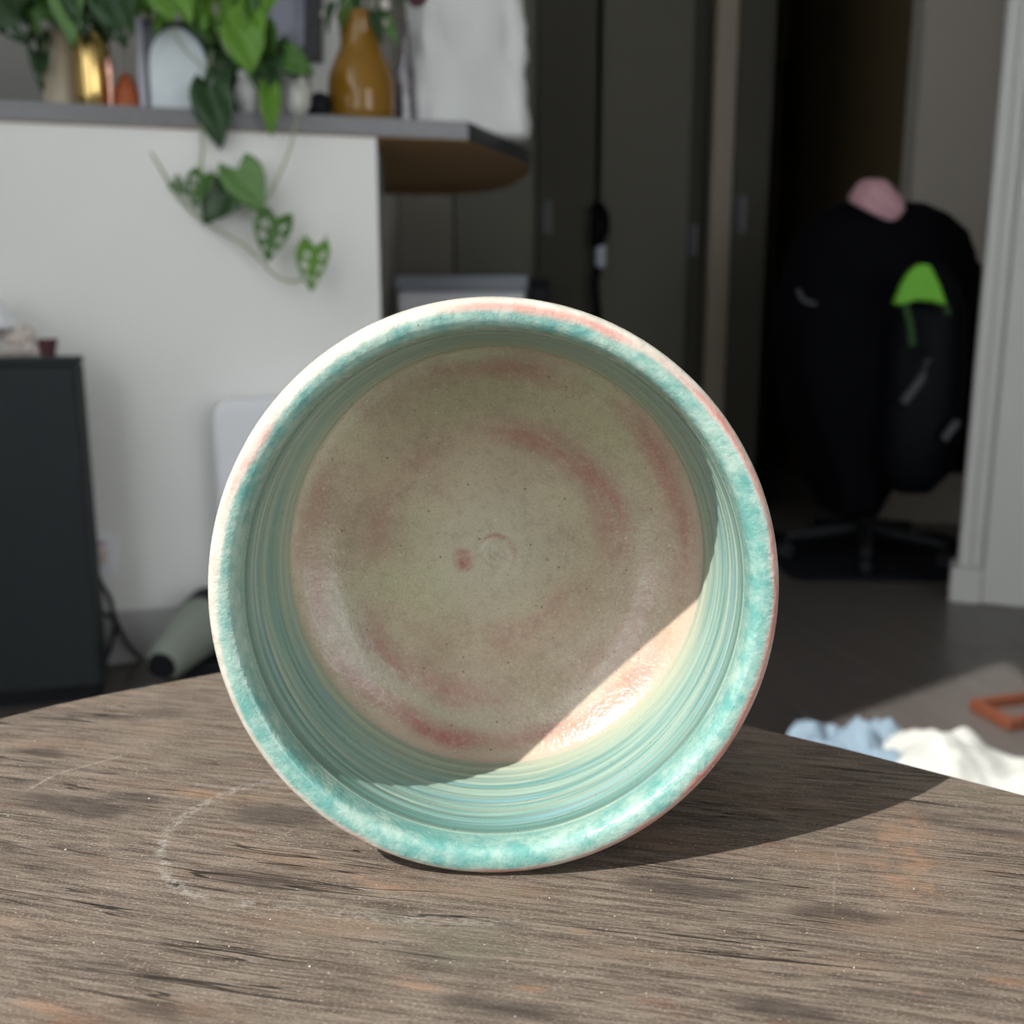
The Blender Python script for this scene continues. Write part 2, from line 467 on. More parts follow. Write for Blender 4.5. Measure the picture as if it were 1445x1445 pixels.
    return t.finish({'Base Color': c, 'Roughness': t.ss(mid, 0.2, 0.8, 0.62, 0.48), 'Specular IOR Level': 0.1, 'Normal': t.bump(h, 0.7, 0.0005)})
M['tabletop'] = m_tabletop()

# ------------------------------------------------------------------ ceramic glaze
def m_glaze():
    t = NT('speckled_pastel_glaze')
    o = t.obj()
    tt = t.n('ShaderNodeAttribute', attribute_name='zone').outputs['Fac']
    sp = t.n('ShaderNodeSeparateXYZ', {0: o})
    x, y, z = sp.outputs
    r = t.math('MAXIMUM', t.math('SQRT', t.math('ADD', t.math('MULTIPLY', x, x), t.math('MULTIPLY', y, y))), 1e-5)
    cx, cy = t.math('DIVIDE', x, r), t.math('DIVIDE', y, r)
    # ---- floor: sandy glaze with pink throwing rings
    n1 = t.noise(o, 75, 4, 0.6)
    n2 = t.noise(o, 420, 4, 0.75)
    n4 = t.noise(t.scale(o, (1, 1, 1)), 38, 3, 0.6)
    wobr = t.math('ADD', r, t.math('MULTIPLY', t.math('SUBTRACT', t.noise(o, 55, 2), 0.5), 0.006))
    ang = t.math('ARCTAN2', y, x)
    def arc(r0, w, a0, half, k, rr=None):
        d = t.math('SUBTRACT', ang, math.radians(a0))
        d = t.math('ABSOLUTE', t.n('ShaderNodeMath', {0: d, 1: PI, 2: -PI}, operation='WRAP').outputs[0])
        m = t.math('MULTIPLY', t.band(rr or wobr, r0, w), t.ss(d, math.radians(half), math.radians(half * 0.45)))
        return t.math('MULTIPLY', m, k)
    fl = t.mix(t.ss(n1, 0.30, 0.70), (0.46, 0.33, 0.24), (0.58, 0.465, 0.335))
    olive = t.math('MAXIMUM', t.ss(n4, 0.50, 0.70, 0, 0.6), arc(0.031, 0.008, 75, 60, 0.6))
    olive = t.math('MAXIMUM', olive, arc(0.014, 0.010, 190, 60, 0.5))
    fl = t.mix(olive, fl, (0.46, 0.44, 0.27))
    grey = t.math('MAXIMUM', t.ss(r, 0.019, 0.006, 0, 0.45), arc(0.031, 0.005, 235, 55, 0.5))
    fl = t.mix(grey, fl, (0.55, 0.505, 0.415))
    arcs = [arc(0.0360, 0.0032, 240, 36, 1.15), arc(0.0362, 0.0036, 300, 42, 0.9), arc(0.0365, 0.0040, 20, 42, 0.75), arc(0.0362, 0.0036, 88, 34, 0.55),
            arc(0.0236, 0.0045, 48, 62, 0.85), arc(0.0288, 0.0042, 238, 46, 0.75), arc(0.0240, 0.0040, 150, 45, 0.35), arc(0.0165, 0.0060, 300, 48, 0.6),
            arc(0.0072, 0.0026, 190, 26, 1.2), arc(0.0036, 0.0009, 60, 100, 0.8, r), arc(0.0300, 0.0050, 330, 38, 0.5), arc(0.0360, 0.0035, 178, 34, 0.5)]
    ring = arcs[0]
    for a_ in arcs[1:]:
        ring = t.math('MAXIMUM', ring, a_)
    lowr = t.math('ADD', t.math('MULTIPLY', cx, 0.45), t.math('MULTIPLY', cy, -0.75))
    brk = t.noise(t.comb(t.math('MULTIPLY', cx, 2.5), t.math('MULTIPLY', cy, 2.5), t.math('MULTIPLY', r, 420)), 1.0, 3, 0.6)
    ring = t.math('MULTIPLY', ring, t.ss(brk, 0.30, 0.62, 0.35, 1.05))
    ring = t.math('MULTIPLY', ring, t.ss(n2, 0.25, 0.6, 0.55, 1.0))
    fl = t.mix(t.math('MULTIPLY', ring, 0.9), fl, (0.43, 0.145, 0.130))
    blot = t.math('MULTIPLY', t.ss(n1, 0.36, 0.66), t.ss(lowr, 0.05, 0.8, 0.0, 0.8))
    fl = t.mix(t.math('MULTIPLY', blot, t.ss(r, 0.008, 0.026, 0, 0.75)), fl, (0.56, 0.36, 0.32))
    # speckles: dark iron spots and pale grains
    v = t.n('ShaderNodeTexVoronoi', {'Vector': o, 'Scale': 900.0, 'Randomness': 1.0})
    rv = t.n('ShaderNodeSeparateColor', {0: v.outputs['Color']})
    dark = t.math('MULTIPLY', t.ss(v.outputs['Distance'], 0.24, 0.10), t.ss(rv.outputs[0], 0.955, 0.965))
    pale = t.math('MULTIPLY', t.ss(v.outputs['Distance'], 0.24, 0.10), t.ss(rv.outputs[1], 0.955, 0.97))
    fl = t.mix(t.ss(n2, 0.50, 0.76, 0, 0.6), fl, (0.32, 0.24, 0.165))
    fl = t.mix(t.ss(n2, 0.44, 0.22, 0, 0.5), fl, (0.64, 0.575, 0.47))
    fl = t.mix(t.math('MULTIPLY', dark, 0.9), fl, (0.05, 0.05, 0.04))
    fl = t.mix(t.math('MULTIPLY', pale, 0.5), fl, (0.85, 0.82, 0.72))
    grit = t.noise(o, 2600, 2, 0.7)
    fl = t.mix(t.ss(grit, 0.50, 0.80, 0, 0.55), fl, (0.26, 0.20, 0.145))
    fl = t.mix(t.ss(grit, 0.48, 0.22, 0, 0.45), fl, (0.68, 0.61, 0.50))
    # cream edge where the floor meets the wall
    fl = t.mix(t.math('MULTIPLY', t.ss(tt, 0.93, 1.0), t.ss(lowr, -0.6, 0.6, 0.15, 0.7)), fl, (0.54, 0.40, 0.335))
    # ---- wall: brushed streaks round the axis
    tw = t.math('ADD', tt, t.math('MULTIPLY', t.math('ADD', t.math('MULTIPLY', cx, 0.03), t.math('MULTIPLY', cy, 0.02)), 1.0))
    s1 = t.noise(t.comb(t.math('MULTIPLY', cx, 0.7), t.math('MULTIPLY', cy, 0.7), t.math('MULTIPLY', tw, 15)), 1.0, 2, 0.6)
    s2 = t.noise(t.comb(t.math('MULTIPLY', cx, 0.8), t.math('MULTIPLY', cy, 0.8), t.math('MULTIPLY', tw, 46)), 1.0, 2, 0.6)
    s3 = t.noise(t.comb(t.math('MULTIPLY', cx, 1.1), t.math('MULTIPLY', cy, 1.1), t.math('MULTIPLY', tw, 7)), 1.0, 2, 0.5)
    w = t.mix(t.ss(s1, 0.38, 0.62), (0.125, 0.28, 0.265), (0.30, 0.415, 0.355))
    w = t.mix(t.ss(s3, 0.50, 0.66, 0, 0.7), w, (0.20, 0.36, 0.39))
    w = t.mix(t.ss(s2, 0.56, 0.70, 0, 0.6), w, (0.54, 0.52, 0.41))
    w = t.mix(t.ss(s2, 0.42, 0.30, 0, 0.6), w, (0.13, 0.23, 0.20))
    w = t.mix(t.ss(t.math('ADD', tt, t.math('MULTIPLY', t.math('SUBTRACT', s3, 0.5), 0.3)), 1.34, 1.04, 0, 0.7), w, (0.42, 0.43, 0.32))
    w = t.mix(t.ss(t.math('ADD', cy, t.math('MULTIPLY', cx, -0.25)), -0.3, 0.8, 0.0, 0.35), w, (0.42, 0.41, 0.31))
    w = t.mix(t.band(tt, 1.93, 0.07), w, (0.10, 0.21, 0.185))  # dark band just below the lip: crease shade put into the colour
    # ---- lip
    nl = t.noise(o, 320, 3, 0.65)
    nb = t.noise(o, 60, 3, 0.6)
    lip = t.mix(t.ss(t.math('ADD', t.math('MULTIPLY', nl, 0.5), t.math('MULTIPLY', nb, 0.5)), 0.38, 0.64), (0.125, 0.33, 0.305), (0.37, 0.50, 0.445))
    lip = t.mix(t.ss(tt, 2.14, 2.02, 0, 0.7), lip, (0.15, 0.32, 0.28))  # inner lip edge darkened, groove shadow painted into the glaze
    edge = t.math('ADD', tt, t.math('MULTIPLY', t.math('SUBTRACT', t.noise(o, 26, 3), 0.5), 0.30))
    edge = t.math('ADD', edge, t.math('MULTIPLY', t.ss(t.math('ADD', t.math('MULTIPLY', cx, -0.6), t.math('MULTIPLY', cy, 0.8)), -0.2, 1.0), 0.10))
    cream = t.mix(t.ss(nl, 0.35, 0.7), (0.50, 0.47, 0.405), (0.60, 0.58, 0.52))
    lip = t.mix(t.ss(edge, 2.595, 2.70), lip, cream)
    edge2 = t.math('ADD', edge, t.math('MULTIPLY', t.math('SUBTRACT', t.noise(o, 120, 3), 0.5), 0.22))
    pinkm = t.math('MULTIPLY', t.band(edge2, 2.70, 0.13), t.ss(t.math('ADD', t.noise(o, 36, 3), t.math('ADD', t.math('MULTIPLY', cx, 0.13), t.math('MULTIPLY', arc(1.0, 1.1, 165, 34, 1.0), 0.25))), 0.40, 0.54))
    lip = t.mix(t.math('MULTIPLY', pinkm, t.ss(t.noise(o, 48, 3), 0.32, 0.60, 0.4, 0.95)), lip, (0.54, 0.185, 0.16))
    outw = t.mix(t.ss(nb, 0.5, 0.72, 0, 0.7), cream, (0.66, 0.42, 0.38))
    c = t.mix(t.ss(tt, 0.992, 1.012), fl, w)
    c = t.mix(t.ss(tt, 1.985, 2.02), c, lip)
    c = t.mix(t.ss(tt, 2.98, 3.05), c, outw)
    c = t.mix(t.math('MULTIPLY', dark, t.ss(tt, 2.0, 2.1, 0, 0.6)), c, (0.10, 0.10, 0.09))
    # relief
    wm = t.math('MULTIPLY', t.ss(tt, 0.99, 1.02), t.ss(tt, 2.02, 1.97))
    hf = t.math('ADD', t.math('MULTIPLY', n2, 0.45), t.math('MULTIPLY', t.noise(o, 1100, 2), 0.5))
    cen = t.math('MULTIPLY', t.math('SINE', t.math('ADD', t.math('MULTIPLY', r, 4200), t.math('ARCTAN2', y, x))), t.ss(r, 0.0055, 0.001))
    hf = t.math('ADD', hf, t.math('MULTIPLY', cen, 0.5))
    hw = t.math('ADD', t.math('MULTIPLY', s2, 1.2), t.math('MULTIPLY', s1, 0.6))
    h = t.n('ShaderNodeMix', {0: wm, 2: hf, 3: hw}, data_type='FLOAT').outputs[0]
    nrm = t.bump(h, t.n('ShaderNodeMix', {0: wm, 2: 0.6, 3: 0.07}, data_type='FLOAT').outputs[0], 0.00045)
    return t.finish({'Base Color': c, 'Roughness': t.math('ADD', t.ss(n2, 0.3, 0.7, 0.15, 0.28), t.math('MULTIPLY', wm, 0.12)), 'Specular IOR Level': 0.5, 'Normal': nrm,
                     'Coat Weight': t.math('SUBTRACT', 0.3, t.math('MULTIPLY', wm, 0.25)), 'Coat Roughness': 0.08})
M['glaze'] = m_glaze()

# ================================================================== SETTING
ROT = math.radians(15.2)
U = Vector((math.cos(ROT), math.sin(ROT), 0))      # along the half wall
V = Vector((-math.sin(ROT), math.cos(ROT), 0))     # away from the camera

# floor: slab and planks
fl = struct(mesh_obj('floor', box_bm(-1.45, 3.1, -1.65, 6.2, -0.12, -0.012), M['cab_dark']), 'dark grey-brown wooden plank floor')
pbm = box_bm(-0.60, 0.60, -0.0635, 0.0635, -0.012, 0.0, 0.0015)
pm = bpy.data.meshes.new('plank')
pbm.to_mesh(pm); pbm.free()
pm.materials.append(M['floor'])
PA = math.radians(-75 + 0)
pu, pv = Vector((math.cos(PA), math.sin(PA), 0)), Vector((-math.sin(PA), math.cos(PA), 0))
for i in range(-18, 24):
    for j in range(-4, 5):
        c = Vector((0.6, 1.6, 0)) + pv * (i * 0.1285) + pu * (j * 1.202 + (i * 0.37 % 1.2))
        if -1.0 < c.x < 2.6 and 0.75 < c.y < 5.4:
            p = bpy.data.objects.new('plank', pm)
            link(p, fl)
            p.location = c
            p.rotation_euler = (0, 0, PA)
under = mesh_obj('floor_border', box_bm(-1.3, 3.0, -1.5, 6.0, -0.012, -0.004), M['floor'], fl)

struct(mesh_obj('ceiling', box_bm(-1.45, 3.1, -1.65, 6.2, 2.95, 3.05), M['ceil']), 'white ceiling')

def wall_with_holes(axis, pos, th, a0, a1, z0, z1, holes):
    bm = bmesh.new()
    parts = []
    cur = a0
    for h0, h1, k0, k1 in sorted(holes):
        parts += [(cur, h0, z0, z1), (h0, h1, z0, k0), (h0, h1, k1, z1)]
        cur = h1
    parts.append((cur, a1, z0, z1))
    for p0, p1, q0, q1 in parts:
        if p1 - p0 > 1e-4 and q1 - q0 > 1e-4:
            if axis == 'x':
                box_bm(pos - th, pos, p0, p1, q0, q1, bm=bm)
            else:
                box_bm(p0, p1, pos - th, pos, q0, q1, bm=bm)
    return bm
struct(mesh_obj('wall_left', wall_with_holes('x', WALL_X, 0.12, -1.62, 6.1, 0, 2.95, (WIN1, WIN_FILL)), M['wall']), 'white wall holding the sunny window')
struct(mesh_obj('wall_rear', wall_with_holes('y', REAR_Y, 0.12, WALL_X, 3.0, 0, 2.95, (WIN2, WIN3)), M['wall']), 'white wall with two windows behind the camera')
struct(mesh_obj('wall_right', box_bm(3.0, 3.1, -1.6, 6.1, 0, 2.95), M['greywall']), 'grey wall at the right side of the room')
struct(mesh_obj('wall_sun_block', box_bm(WALL_X - 1.55, WALL_X - 0.12, 0.42, 0.54, -0.1, 3.6), M['wall']), 'unseen fin wall added to keep sun out of the fill window')  # unseen fin, added only to block direct sun from the added opening
def window(name, axis, pos, win, label, mull):
    o = bpy.data.objects.new(name, None); link(o); struct(o, label)
    a0, a1, k0, k1 = win
    d0, d1 = pos - 0.09, pos - 0.03
    def bar(n_, p0, p1, q0, q1, m, e=0.0, bv=0.004):
        if axis == 'x':
            bm = box_bm(d0 + e, d1 - e, p0, p1, q0, q1, bv)
        else:
            bm = box_bm(p0, p1, d0 + e, d1 - e, q0, q1, bv)
        mesh_obj(n_, bm, m, o)
    F_ = M['window_frame']
    bar('frame', a0, a0 + .045, k0, k1, F_); bar('frame', a1 - .045, a1, k0, k1, F_)
    bar('frame', a0 + .045, a1 - .045, k0, k0 + .045, F_); bar('frame', a0 + .045, a1 - .045, k1 - .045, k1, F_)
    xs_ = [a0 + .045] + [v for m_ in mull for v in (m_ - .018, m_ + .018)] + [a1 - .045]
    for m_ in mull:
        bar('mullion', m_ - .018, m_ + .018, k0 + .045, k1 - .045, F_, 0.01)
    for p0, p1 in zip(xs_[::2], xs_[1::2]):
        bar('pane', p0, p1, k0 + .045, k1 - .045, M['pane'], 0.027, 0)
window('window_1', 'x', WALL_X, WIN1, 'high window letting the sun in from the left', (-0.41,))
window('window_2', 'y', REAR_Y, WIN2, 'narrow window behind the camera on the left', ())
window('window_3', 'y', REAR_Y, WIN3, 'wide window behind the camera on the right', (1.92,))
window('fill_window', 'x', WALL_X, WIN_FILL, 'unseen window added in the left wall to brighten the half wall', ())  # added opening that throws sky light onto the half wall

# half wall under the bar counter
CORN = at(534, 320, 2.10)                         # right end of the half wall
CORN.z = 0
L_half = 1.12
hw = struct(mesh_obj('wall_half', box_bm(-L_half, 0, 0, 0.12, 0, 1.024), M['wall'], loc=CORN), 'white half wall below the bar counter')
hw.rotation_euler = (0, 0, ROT)
bb = struct(mesh_obj('baseboard_half', box_bm(-L_half, 0.0, -0.012, 0, 0, 0.11, 0.003), M['trim'], loc=CORN), 'white baseboard along the half wall')
bb.rotation_euler = (0, 0, ROT)
# cabinet behind the half wall
kc = thing('kitchen_cabinet', 'dark base cabinet end behind the white half wall', 'cabinet', CORN + V * 0.125, ROT)
mesh_obj('body', box_bm(-L_half + 0.36, 0.030, 0.0, 0.60, 0.08, 1.02, 0.003), M['cab_dark'], kc)
mesh_obj('plinth', box_bm(-L_half + 0.36, 0.020, 0.05, 0.58, 0.0, 0.08), M['black'], kc)

# bar counter with a clipped, rounded end
ct = thing('bar_counter', 'grey laminate bar counter with clipped end and brown underside', 'counter', (0, 0, 0))
ZC0, ZC1 = 1.025, 1.060
fA = at_z(660, 172, ZC1)
fL = fA - U * 1.16
e1 = at_z(747, 212, ZC1)
cpts = [fL, fA, e1]
for px, py in ((745, 246), (720, 263), (690, 270), (640, 275)):
    cpts.append(at_z(px, py, ZC0))
e2 = cpts[-1] + Vector((-0.25, -0.01, 0))
cpts += [e2, e2 - U * 0.75]
poly = [(p.x, p.y) for p in cpts]
mesh_obj('top', prism_bm(poly, ZC1 - 0.004, ZC1), M['laminate'], ct)
mesh_obj('underside', prism_bm(poly, ZC0, ZC1 - 0.004), M['particle'], ct)
def edge_strip(a, b, off=0.003):
    d = Vector((b.x - a.x, b.y - a.y, 0)); L = d.length; d.normalize()
    bm = box_bm(0, L, -off, 0.0, ZC0 + 0.001, ZC1, 0.0008)
    bm.transform(Matrix.Translation((a.x, a.y, 0)) @ Matrix.Rotation(math.atan2(d.y, d.x), 4, 'Z'))
    return bm
mesh_obj('edge_band', edge_strip(fL, fA), M['laminate'], ct)
bm = bmesh.new()
for a, b in zip(cpts[1:-2], cpts[2:-1]):
    b2 = edge_strip(a, b)
    tmp = bpy.data.meshes.new('t'); b2.to_mesh(tmp); b2.free(); bm.from_mesh(tmp); bpy.data.meshes.remove(tmp)
mesh_obj('end_band', bm, M['edge_dark'], ct)['label'] = 'dark edge band round the clipped end'

# back wall behind the kitchen and closets
BY = 3.62
def xs(px, Y, py=250):
    return at(px, py, Y).x
struct(mesh_obj('wall_back', box_bm(WALL_X, xs(578, BY), BY, BY + .1, 0, 2.95), M['taupe']), 'taupe kitchen wall behind the plants')
struct(mesh_obj('trim_1', box_bm(xs(440, BY - .1), xs(482, BY - .1), BY - .06, BY, 0, 2.95), M['wall']), 'pale wall return beside the dark picture frame')
def closet(name, a, b, Y, mat, label, handle=None, th=0.05):
    o = bpy.data.objects.new(name, None); link(o); struct(o, label)
    o.location = ((xs(a, Y) + xs(b, Y)) / 2, Y, 0)
    hw_ = (xs(b, Y) - xs(a, Y)) / 2
    mesh_obj('leaf', box_bm(-hw_, hw_, 0, th, 0.02, 2.4, 0.004), mat, o)
    if handle:
        px, py, hh = handle
        p = at(px, py, Y)
        lx = p.x - o.location.x
        h = mesh_obj('pull_plate', box_bm(lx - .014, lx + .014, -0.003, 0.001, p.z - hh, p.z + hh, 0.001), M['greystrap'], o)
        mesh_obj('pull_rim', box_bm(lx + .011, lx + .015, -0.006, -0.002, p.z - hh, p.z + hh, 0.001), M['steel'], h)
    return o
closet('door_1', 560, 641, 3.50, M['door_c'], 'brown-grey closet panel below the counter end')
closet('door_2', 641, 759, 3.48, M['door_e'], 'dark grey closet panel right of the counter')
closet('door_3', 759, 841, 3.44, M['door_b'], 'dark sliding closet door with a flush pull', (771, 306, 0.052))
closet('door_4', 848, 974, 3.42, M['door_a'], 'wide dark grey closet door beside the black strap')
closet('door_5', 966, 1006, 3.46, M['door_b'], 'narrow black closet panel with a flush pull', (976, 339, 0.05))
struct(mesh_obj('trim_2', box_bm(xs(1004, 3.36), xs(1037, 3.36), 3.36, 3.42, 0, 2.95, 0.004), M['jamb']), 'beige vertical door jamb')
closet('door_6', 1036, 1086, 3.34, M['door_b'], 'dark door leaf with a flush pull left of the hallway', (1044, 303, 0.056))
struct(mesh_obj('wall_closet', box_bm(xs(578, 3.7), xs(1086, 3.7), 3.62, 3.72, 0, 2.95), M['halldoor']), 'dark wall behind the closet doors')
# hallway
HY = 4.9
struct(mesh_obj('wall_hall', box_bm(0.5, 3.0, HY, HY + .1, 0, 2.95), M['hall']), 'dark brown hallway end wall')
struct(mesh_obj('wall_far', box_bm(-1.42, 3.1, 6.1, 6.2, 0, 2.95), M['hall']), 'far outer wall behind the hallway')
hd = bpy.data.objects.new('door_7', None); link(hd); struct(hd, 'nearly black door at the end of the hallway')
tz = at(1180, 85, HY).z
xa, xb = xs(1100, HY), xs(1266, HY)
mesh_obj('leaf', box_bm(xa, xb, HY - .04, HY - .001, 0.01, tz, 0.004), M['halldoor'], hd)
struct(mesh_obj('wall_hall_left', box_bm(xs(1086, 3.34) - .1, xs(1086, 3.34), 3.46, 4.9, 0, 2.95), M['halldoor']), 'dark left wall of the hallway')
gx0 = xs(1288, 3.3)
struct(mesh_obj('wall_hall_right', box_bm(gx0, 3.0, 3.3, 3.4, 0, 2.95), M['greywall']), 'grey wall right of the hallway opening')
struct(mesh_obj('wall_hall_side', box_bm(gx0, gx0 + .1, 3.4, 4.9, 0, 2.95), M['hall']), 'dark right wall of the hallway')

# door casing at the right edge
pL = at_z(1347, 849, 0)
pR = pL + Vector((math.cos(math.radians(-22)), math.sin(math.radians(-22)), 0)) * 0.5
cas = bpy.data.objects.new('trim_3', None); link(cas); struct(cas, 'white profiled door casing at the right edge')
cas.location = pL
cas.rotation_euler = (0, 0, math.radians(-22))
mesh_obj('casing_edge', box_bm(0.0, 0.028, 0.004, 0.10, 0.085, 2.95, 0.004), M['trim'], cas)
mesh_obj('casing_groove', box_bm(0.028, 0.055, 0.012, 0.10, 0.085, 2.95, 0.003), M['trim'], cas)
mesh_obj('casing_face', box_bm(0.055, 0.16, 0.0, 0.10, 0.0, 2.95, 0.004), M['trim'], cas)
mesh_obj('plinth_block', box_bm(-0.014, 0.055, -0.010, 0.10, 0.0, 0.085, 0.003), M['trim'], cas)
struct(mesh_obj('wall_partition', box_bm(0.16, 1.1, 0.02, 0.10, 0, 2.95), M['greywall'], loc=pL), 'grey partition right of the white casing').rotation_euler = (0, 0, math.radians(-22))

# ================================================================== TABLE
tb = thing('table', 'weathered dark wooden table with a worn ring-marked top', 'table', (0, 0, 0))
left = [(-0.1148, .216), (-.1069, .2233), (-.098, .2299), (-.0875, .2366), (-.0752, .2444)]
right = [(.0541, .2107), (.069, .2007), (.0809, .1916), (.0969, .1794)]
outline = [(-.56, -.25), (-.47, -.10), (-.36, .022), (-.25, .113), (-.17, .172)] + left + [(-.060, .2535), (-.045, .2600), (-.032, .2630), (-.020, .2610), (-.006, .2525), (.015, .2375)] + right + \
          [(.20, .104), (.32, .018), (.42, -.075), (.48, -.20), (.46, -.36), (.36, -.52), (.2, -.63), (0, -.68), (-.2, -.66), (-.4, -.57), (-.52, -.42)]
top = mesh_obj('tabletop', prism_bm(outline[::-1], TABLE_Z - 0.028, TABLE_Z, 0.0012), M['tabletop'], tb)
mesh_obj('apron', prism_bm([(x * .6, -.2 + (y + .2) * .6) for x, y in outline[::-1]], TABLE_Z - 0.09, TABLE_Z - 0.028), M['wood_leg'], tb)
for lx, ly in ((-.3, -.42), (.28, -.42), (-.27, -.08), (.25, -.08)):
    mesh_obj('leg', tube_bm([(lx * 1.05, ly, 0), (lx, ly * .97, TABLE_Z - 0.028)], [0.014, 0.022], 12), M['wood_leg'], tb)

# crumbs of dust on the table
bm = bmesh.new()
for i in range(110):
    x, y = random.uniform(-.12, .11), random.uniform(.115, .235)
    if y > .205 and abs(x) > .07: continue
    if -.03 < x < .08 and .150 < y: continue
    s = random.uniform(.00005, .00011) * (1.8 if random.random() < .1 else 1)
    r = bmesh.ops.create_icosphere(bm, subdivisions=1, radius=s)
    a = random.uniform(0, PI)
    for v in r['verts']:
        q = Vector((v.co.x * random.uniform(.8, 2.2), v.co.y, v.co.z * .7))
        v.co = Vector((x + q.x * math.cos(a) - q.y * math.sin(a), y + q.x * math.sin(a) + q.y * math.cos(a), TABLE_Z + s * .5 + q.z))
cr = mesh_obj('crumbs', bm, simple('pale_crumbs', (0.70, 0.64, 0.56), 0.8))
cr['kind'] = 'stuff'
tag(cr, 'tiny pale dust crumbs scattered over the dark tabletop', 'crumbs')

# ================================================================== THE CUP
PHI = 0.0873
E_Y = 1.025
CON = Vector((-0.003, 0.1494, TABLE_Z))
AX = Vector((0, math.cos(PHI), -math.sin(PHI)))
RT = Vector((1, 0, 0))
UP = RT.cross(AX)
prof = []                        # (radius, depth along the axis, zone)
nf = 40
for i in range(nf + 1):
    a = i / nf
    r = 0.0391 * a
    s = 0.0432 - 0.0010 * a ** 2 - 0.0064 * a ** 5 + 0.00022 * math.sin(a * 26) * a * (1 - a)
    prof.append((r, s, a))
nw = 70
sw0 = prof[-1][1]
for i in range(1, nw + 1):
    a = i / nw
    s = sw0 * (1 - a) + 0.0052 * a
    r = 0.0391 + 0.0015 * math.sin(min(1, a * 1.6) * PI / 2) - 0.0004 * a
    r += 0.00010 * math.sin(a * 62) + 0.00007 * math.sin(a * 131 + 1)
    prof.append((r, s, 1 + a))
# lip: inner step, rounded crest, outer edge
lip = [(.0402, .0040), (.0403, .0022), (.0405, .0011), (.0409, .0004), (.0416, .0001), (.0425, .0), (.0434, .0001), (.0441, .0005), (.0446, .0012), (.0449, .0022), (.0450, .0032)]
for i, (r, s) in enumerate(lip):
    prof.append((r, s, 2.0 + 0.98 * (i + 1) / len(lip)))
for r, s in ((.04485, .005), (.0446, .0075), (.0440, .013), (.0433, .020), (.0426, .026), (.0418, .032), (.0405, .0375), (.0380, .0420), (.0340, .0450), (.0300, .0462), (.0295, .0482), (.0265, .0482), (.0258, .0470), (.0, .0468)):
    prof.append((r, s, 3.0 + s * 20))
bm = bmesh.new()
n = 256
zl = bm.verts.layers.float.new('zone')
rings = []
for r, s, z in prof:
    if r < 1e-6:
        v = bm.verts.new((0, 0, s)); v[zl] = z; rings.append([v])
    else:
        ring = []
        for i in range(n):
            a = 2 * PI * i / n
            k = 1 + 0.0025 * math.sin(2 * a + 0.6) + 0.0015 * math.sin(3 * a + 2)
            v = bm.verts.new((r * k * math.cos(a), r * k * E_Y * math.sin(a), s))
            v[zl] = z
            ring.append(v)
        rings.append(ring)
for a, b in zip(rings, rings[1:]):
    for i in range(n):
        j = (i + 1) % n
        if len(a) == 1:
            bm.faces.new((a[0], b[i], b[j]))
        elif len(b) == 1:
            bm.faces.new((a[i], b[0], a[j]))
        else:
            bm.faces.new((a[i], b[i], b[j], a[j]))
bmesh.ops.recalc_face_normals(bm, faces=bm.faces)
cup = mesh_obj('cup', bm, M['glaze'], smooth=True)
cup.matrix_world = Matrix.Translation(CON + UP * (0.045 * E_Y * 1.004)) @ Matrix(((RT.x, UP.x, AX.x, 0), (RT.y, UP.y, AX.y, 0), (RT.z, UP.z, AX.z, 0), (0, 0, 0, 1)))
tag(cup, 'glazed turquoise and pink ceramic cup lying on its side on the table', 'cup')

# ================================================================== LEFT SIDE
# charcoal cabinet at the left edge
cb = thing('side_cabinet', 'charcoal grey side cabinet at the left edge against the half wall', 'cabinet', at(105, 505, 1.75) * 1)
top_z = cb.location.z
cb.location.z = 0
cb.rotation_euler = (0, 0, math.radians(14))
mesh_obj('body', box_bm(-0.46, 0, 0, 0.09, 0.03, top_z - 0.012, 0.004), M['speaker'], cb)
mesh_obj('top_panel', box_bm(-0.462, 0.001, -0.002, 0.091, top_z - 0.012, top_z, 0.003), M['speaker'], cb)
mesh_obj('plinth', box_bm(-0.45, -0.01, 0.012, 0.085, 0, 0.03), M['black'], cb)

def on_cab(px, Y=1.80):
    p = at(px, 495, Y); p.z = top_z; return p
p = on_cab(68)
tag(mesh_obj('small_pot', lathe_bm([(0, 0), (.0105, 0), (.0120, .008), (.0165, .027), (.0165, .030), (.0145, .030), (.0125, .02), (0, .018)], 24), M['burgundy'], smooth=False, loc=p), 'tiny dark red flared pot on the charcoal cabinet', 'pot')
# dried pale flowers lying on the cabinet
df = thing('dried_flowers', 'pale crumpled dried flowers heaped on the charcoal cabinet', 'flowers', on_cab(30))
rnd = random.Random(3)
for i in range(9):
    bm = bmesh.new()
    bmesh.ops.create_icosphere(bm, subdivisions=2, radius=0.016)
    sd_ = rnd.random() * 50
    for v in bm.verts:
        k = 1 + 0.7 * noise.noise(v.co * 110 + Vector((sd_, 0, 0)))
        v.co = v.co * k
        v.co.z *= 0.9
    o = mesh_obj('flower_head', bm, M['petal'], df, loc=(rnd.uniform(-.05, .018), rnd.uniform(-.006, .02), 0.014 + (i % 3) * 0.013))
# white folded shade at the far left
p = on_cab(-12)
ws = thing('paper_shade', 'white folded paper shade cut by the left edge above the cabinet', 'lamp shade', p)
mesh_obj('shade', lathe_bm([(.052, .050), (.016, .108), (.013, .108), (.049, .050)], 12), M['white_plastic'], ws)
mesh_obj('stand', tube_bm([(0, 0, 0), (0, 0, .09)], .006, 10), M['petal'], ws)
mesh_obj('foot', lathe_bm([(0, 0), (.026, 0), (.024, .006), (0, .008)], 20), M['petal'], ws)

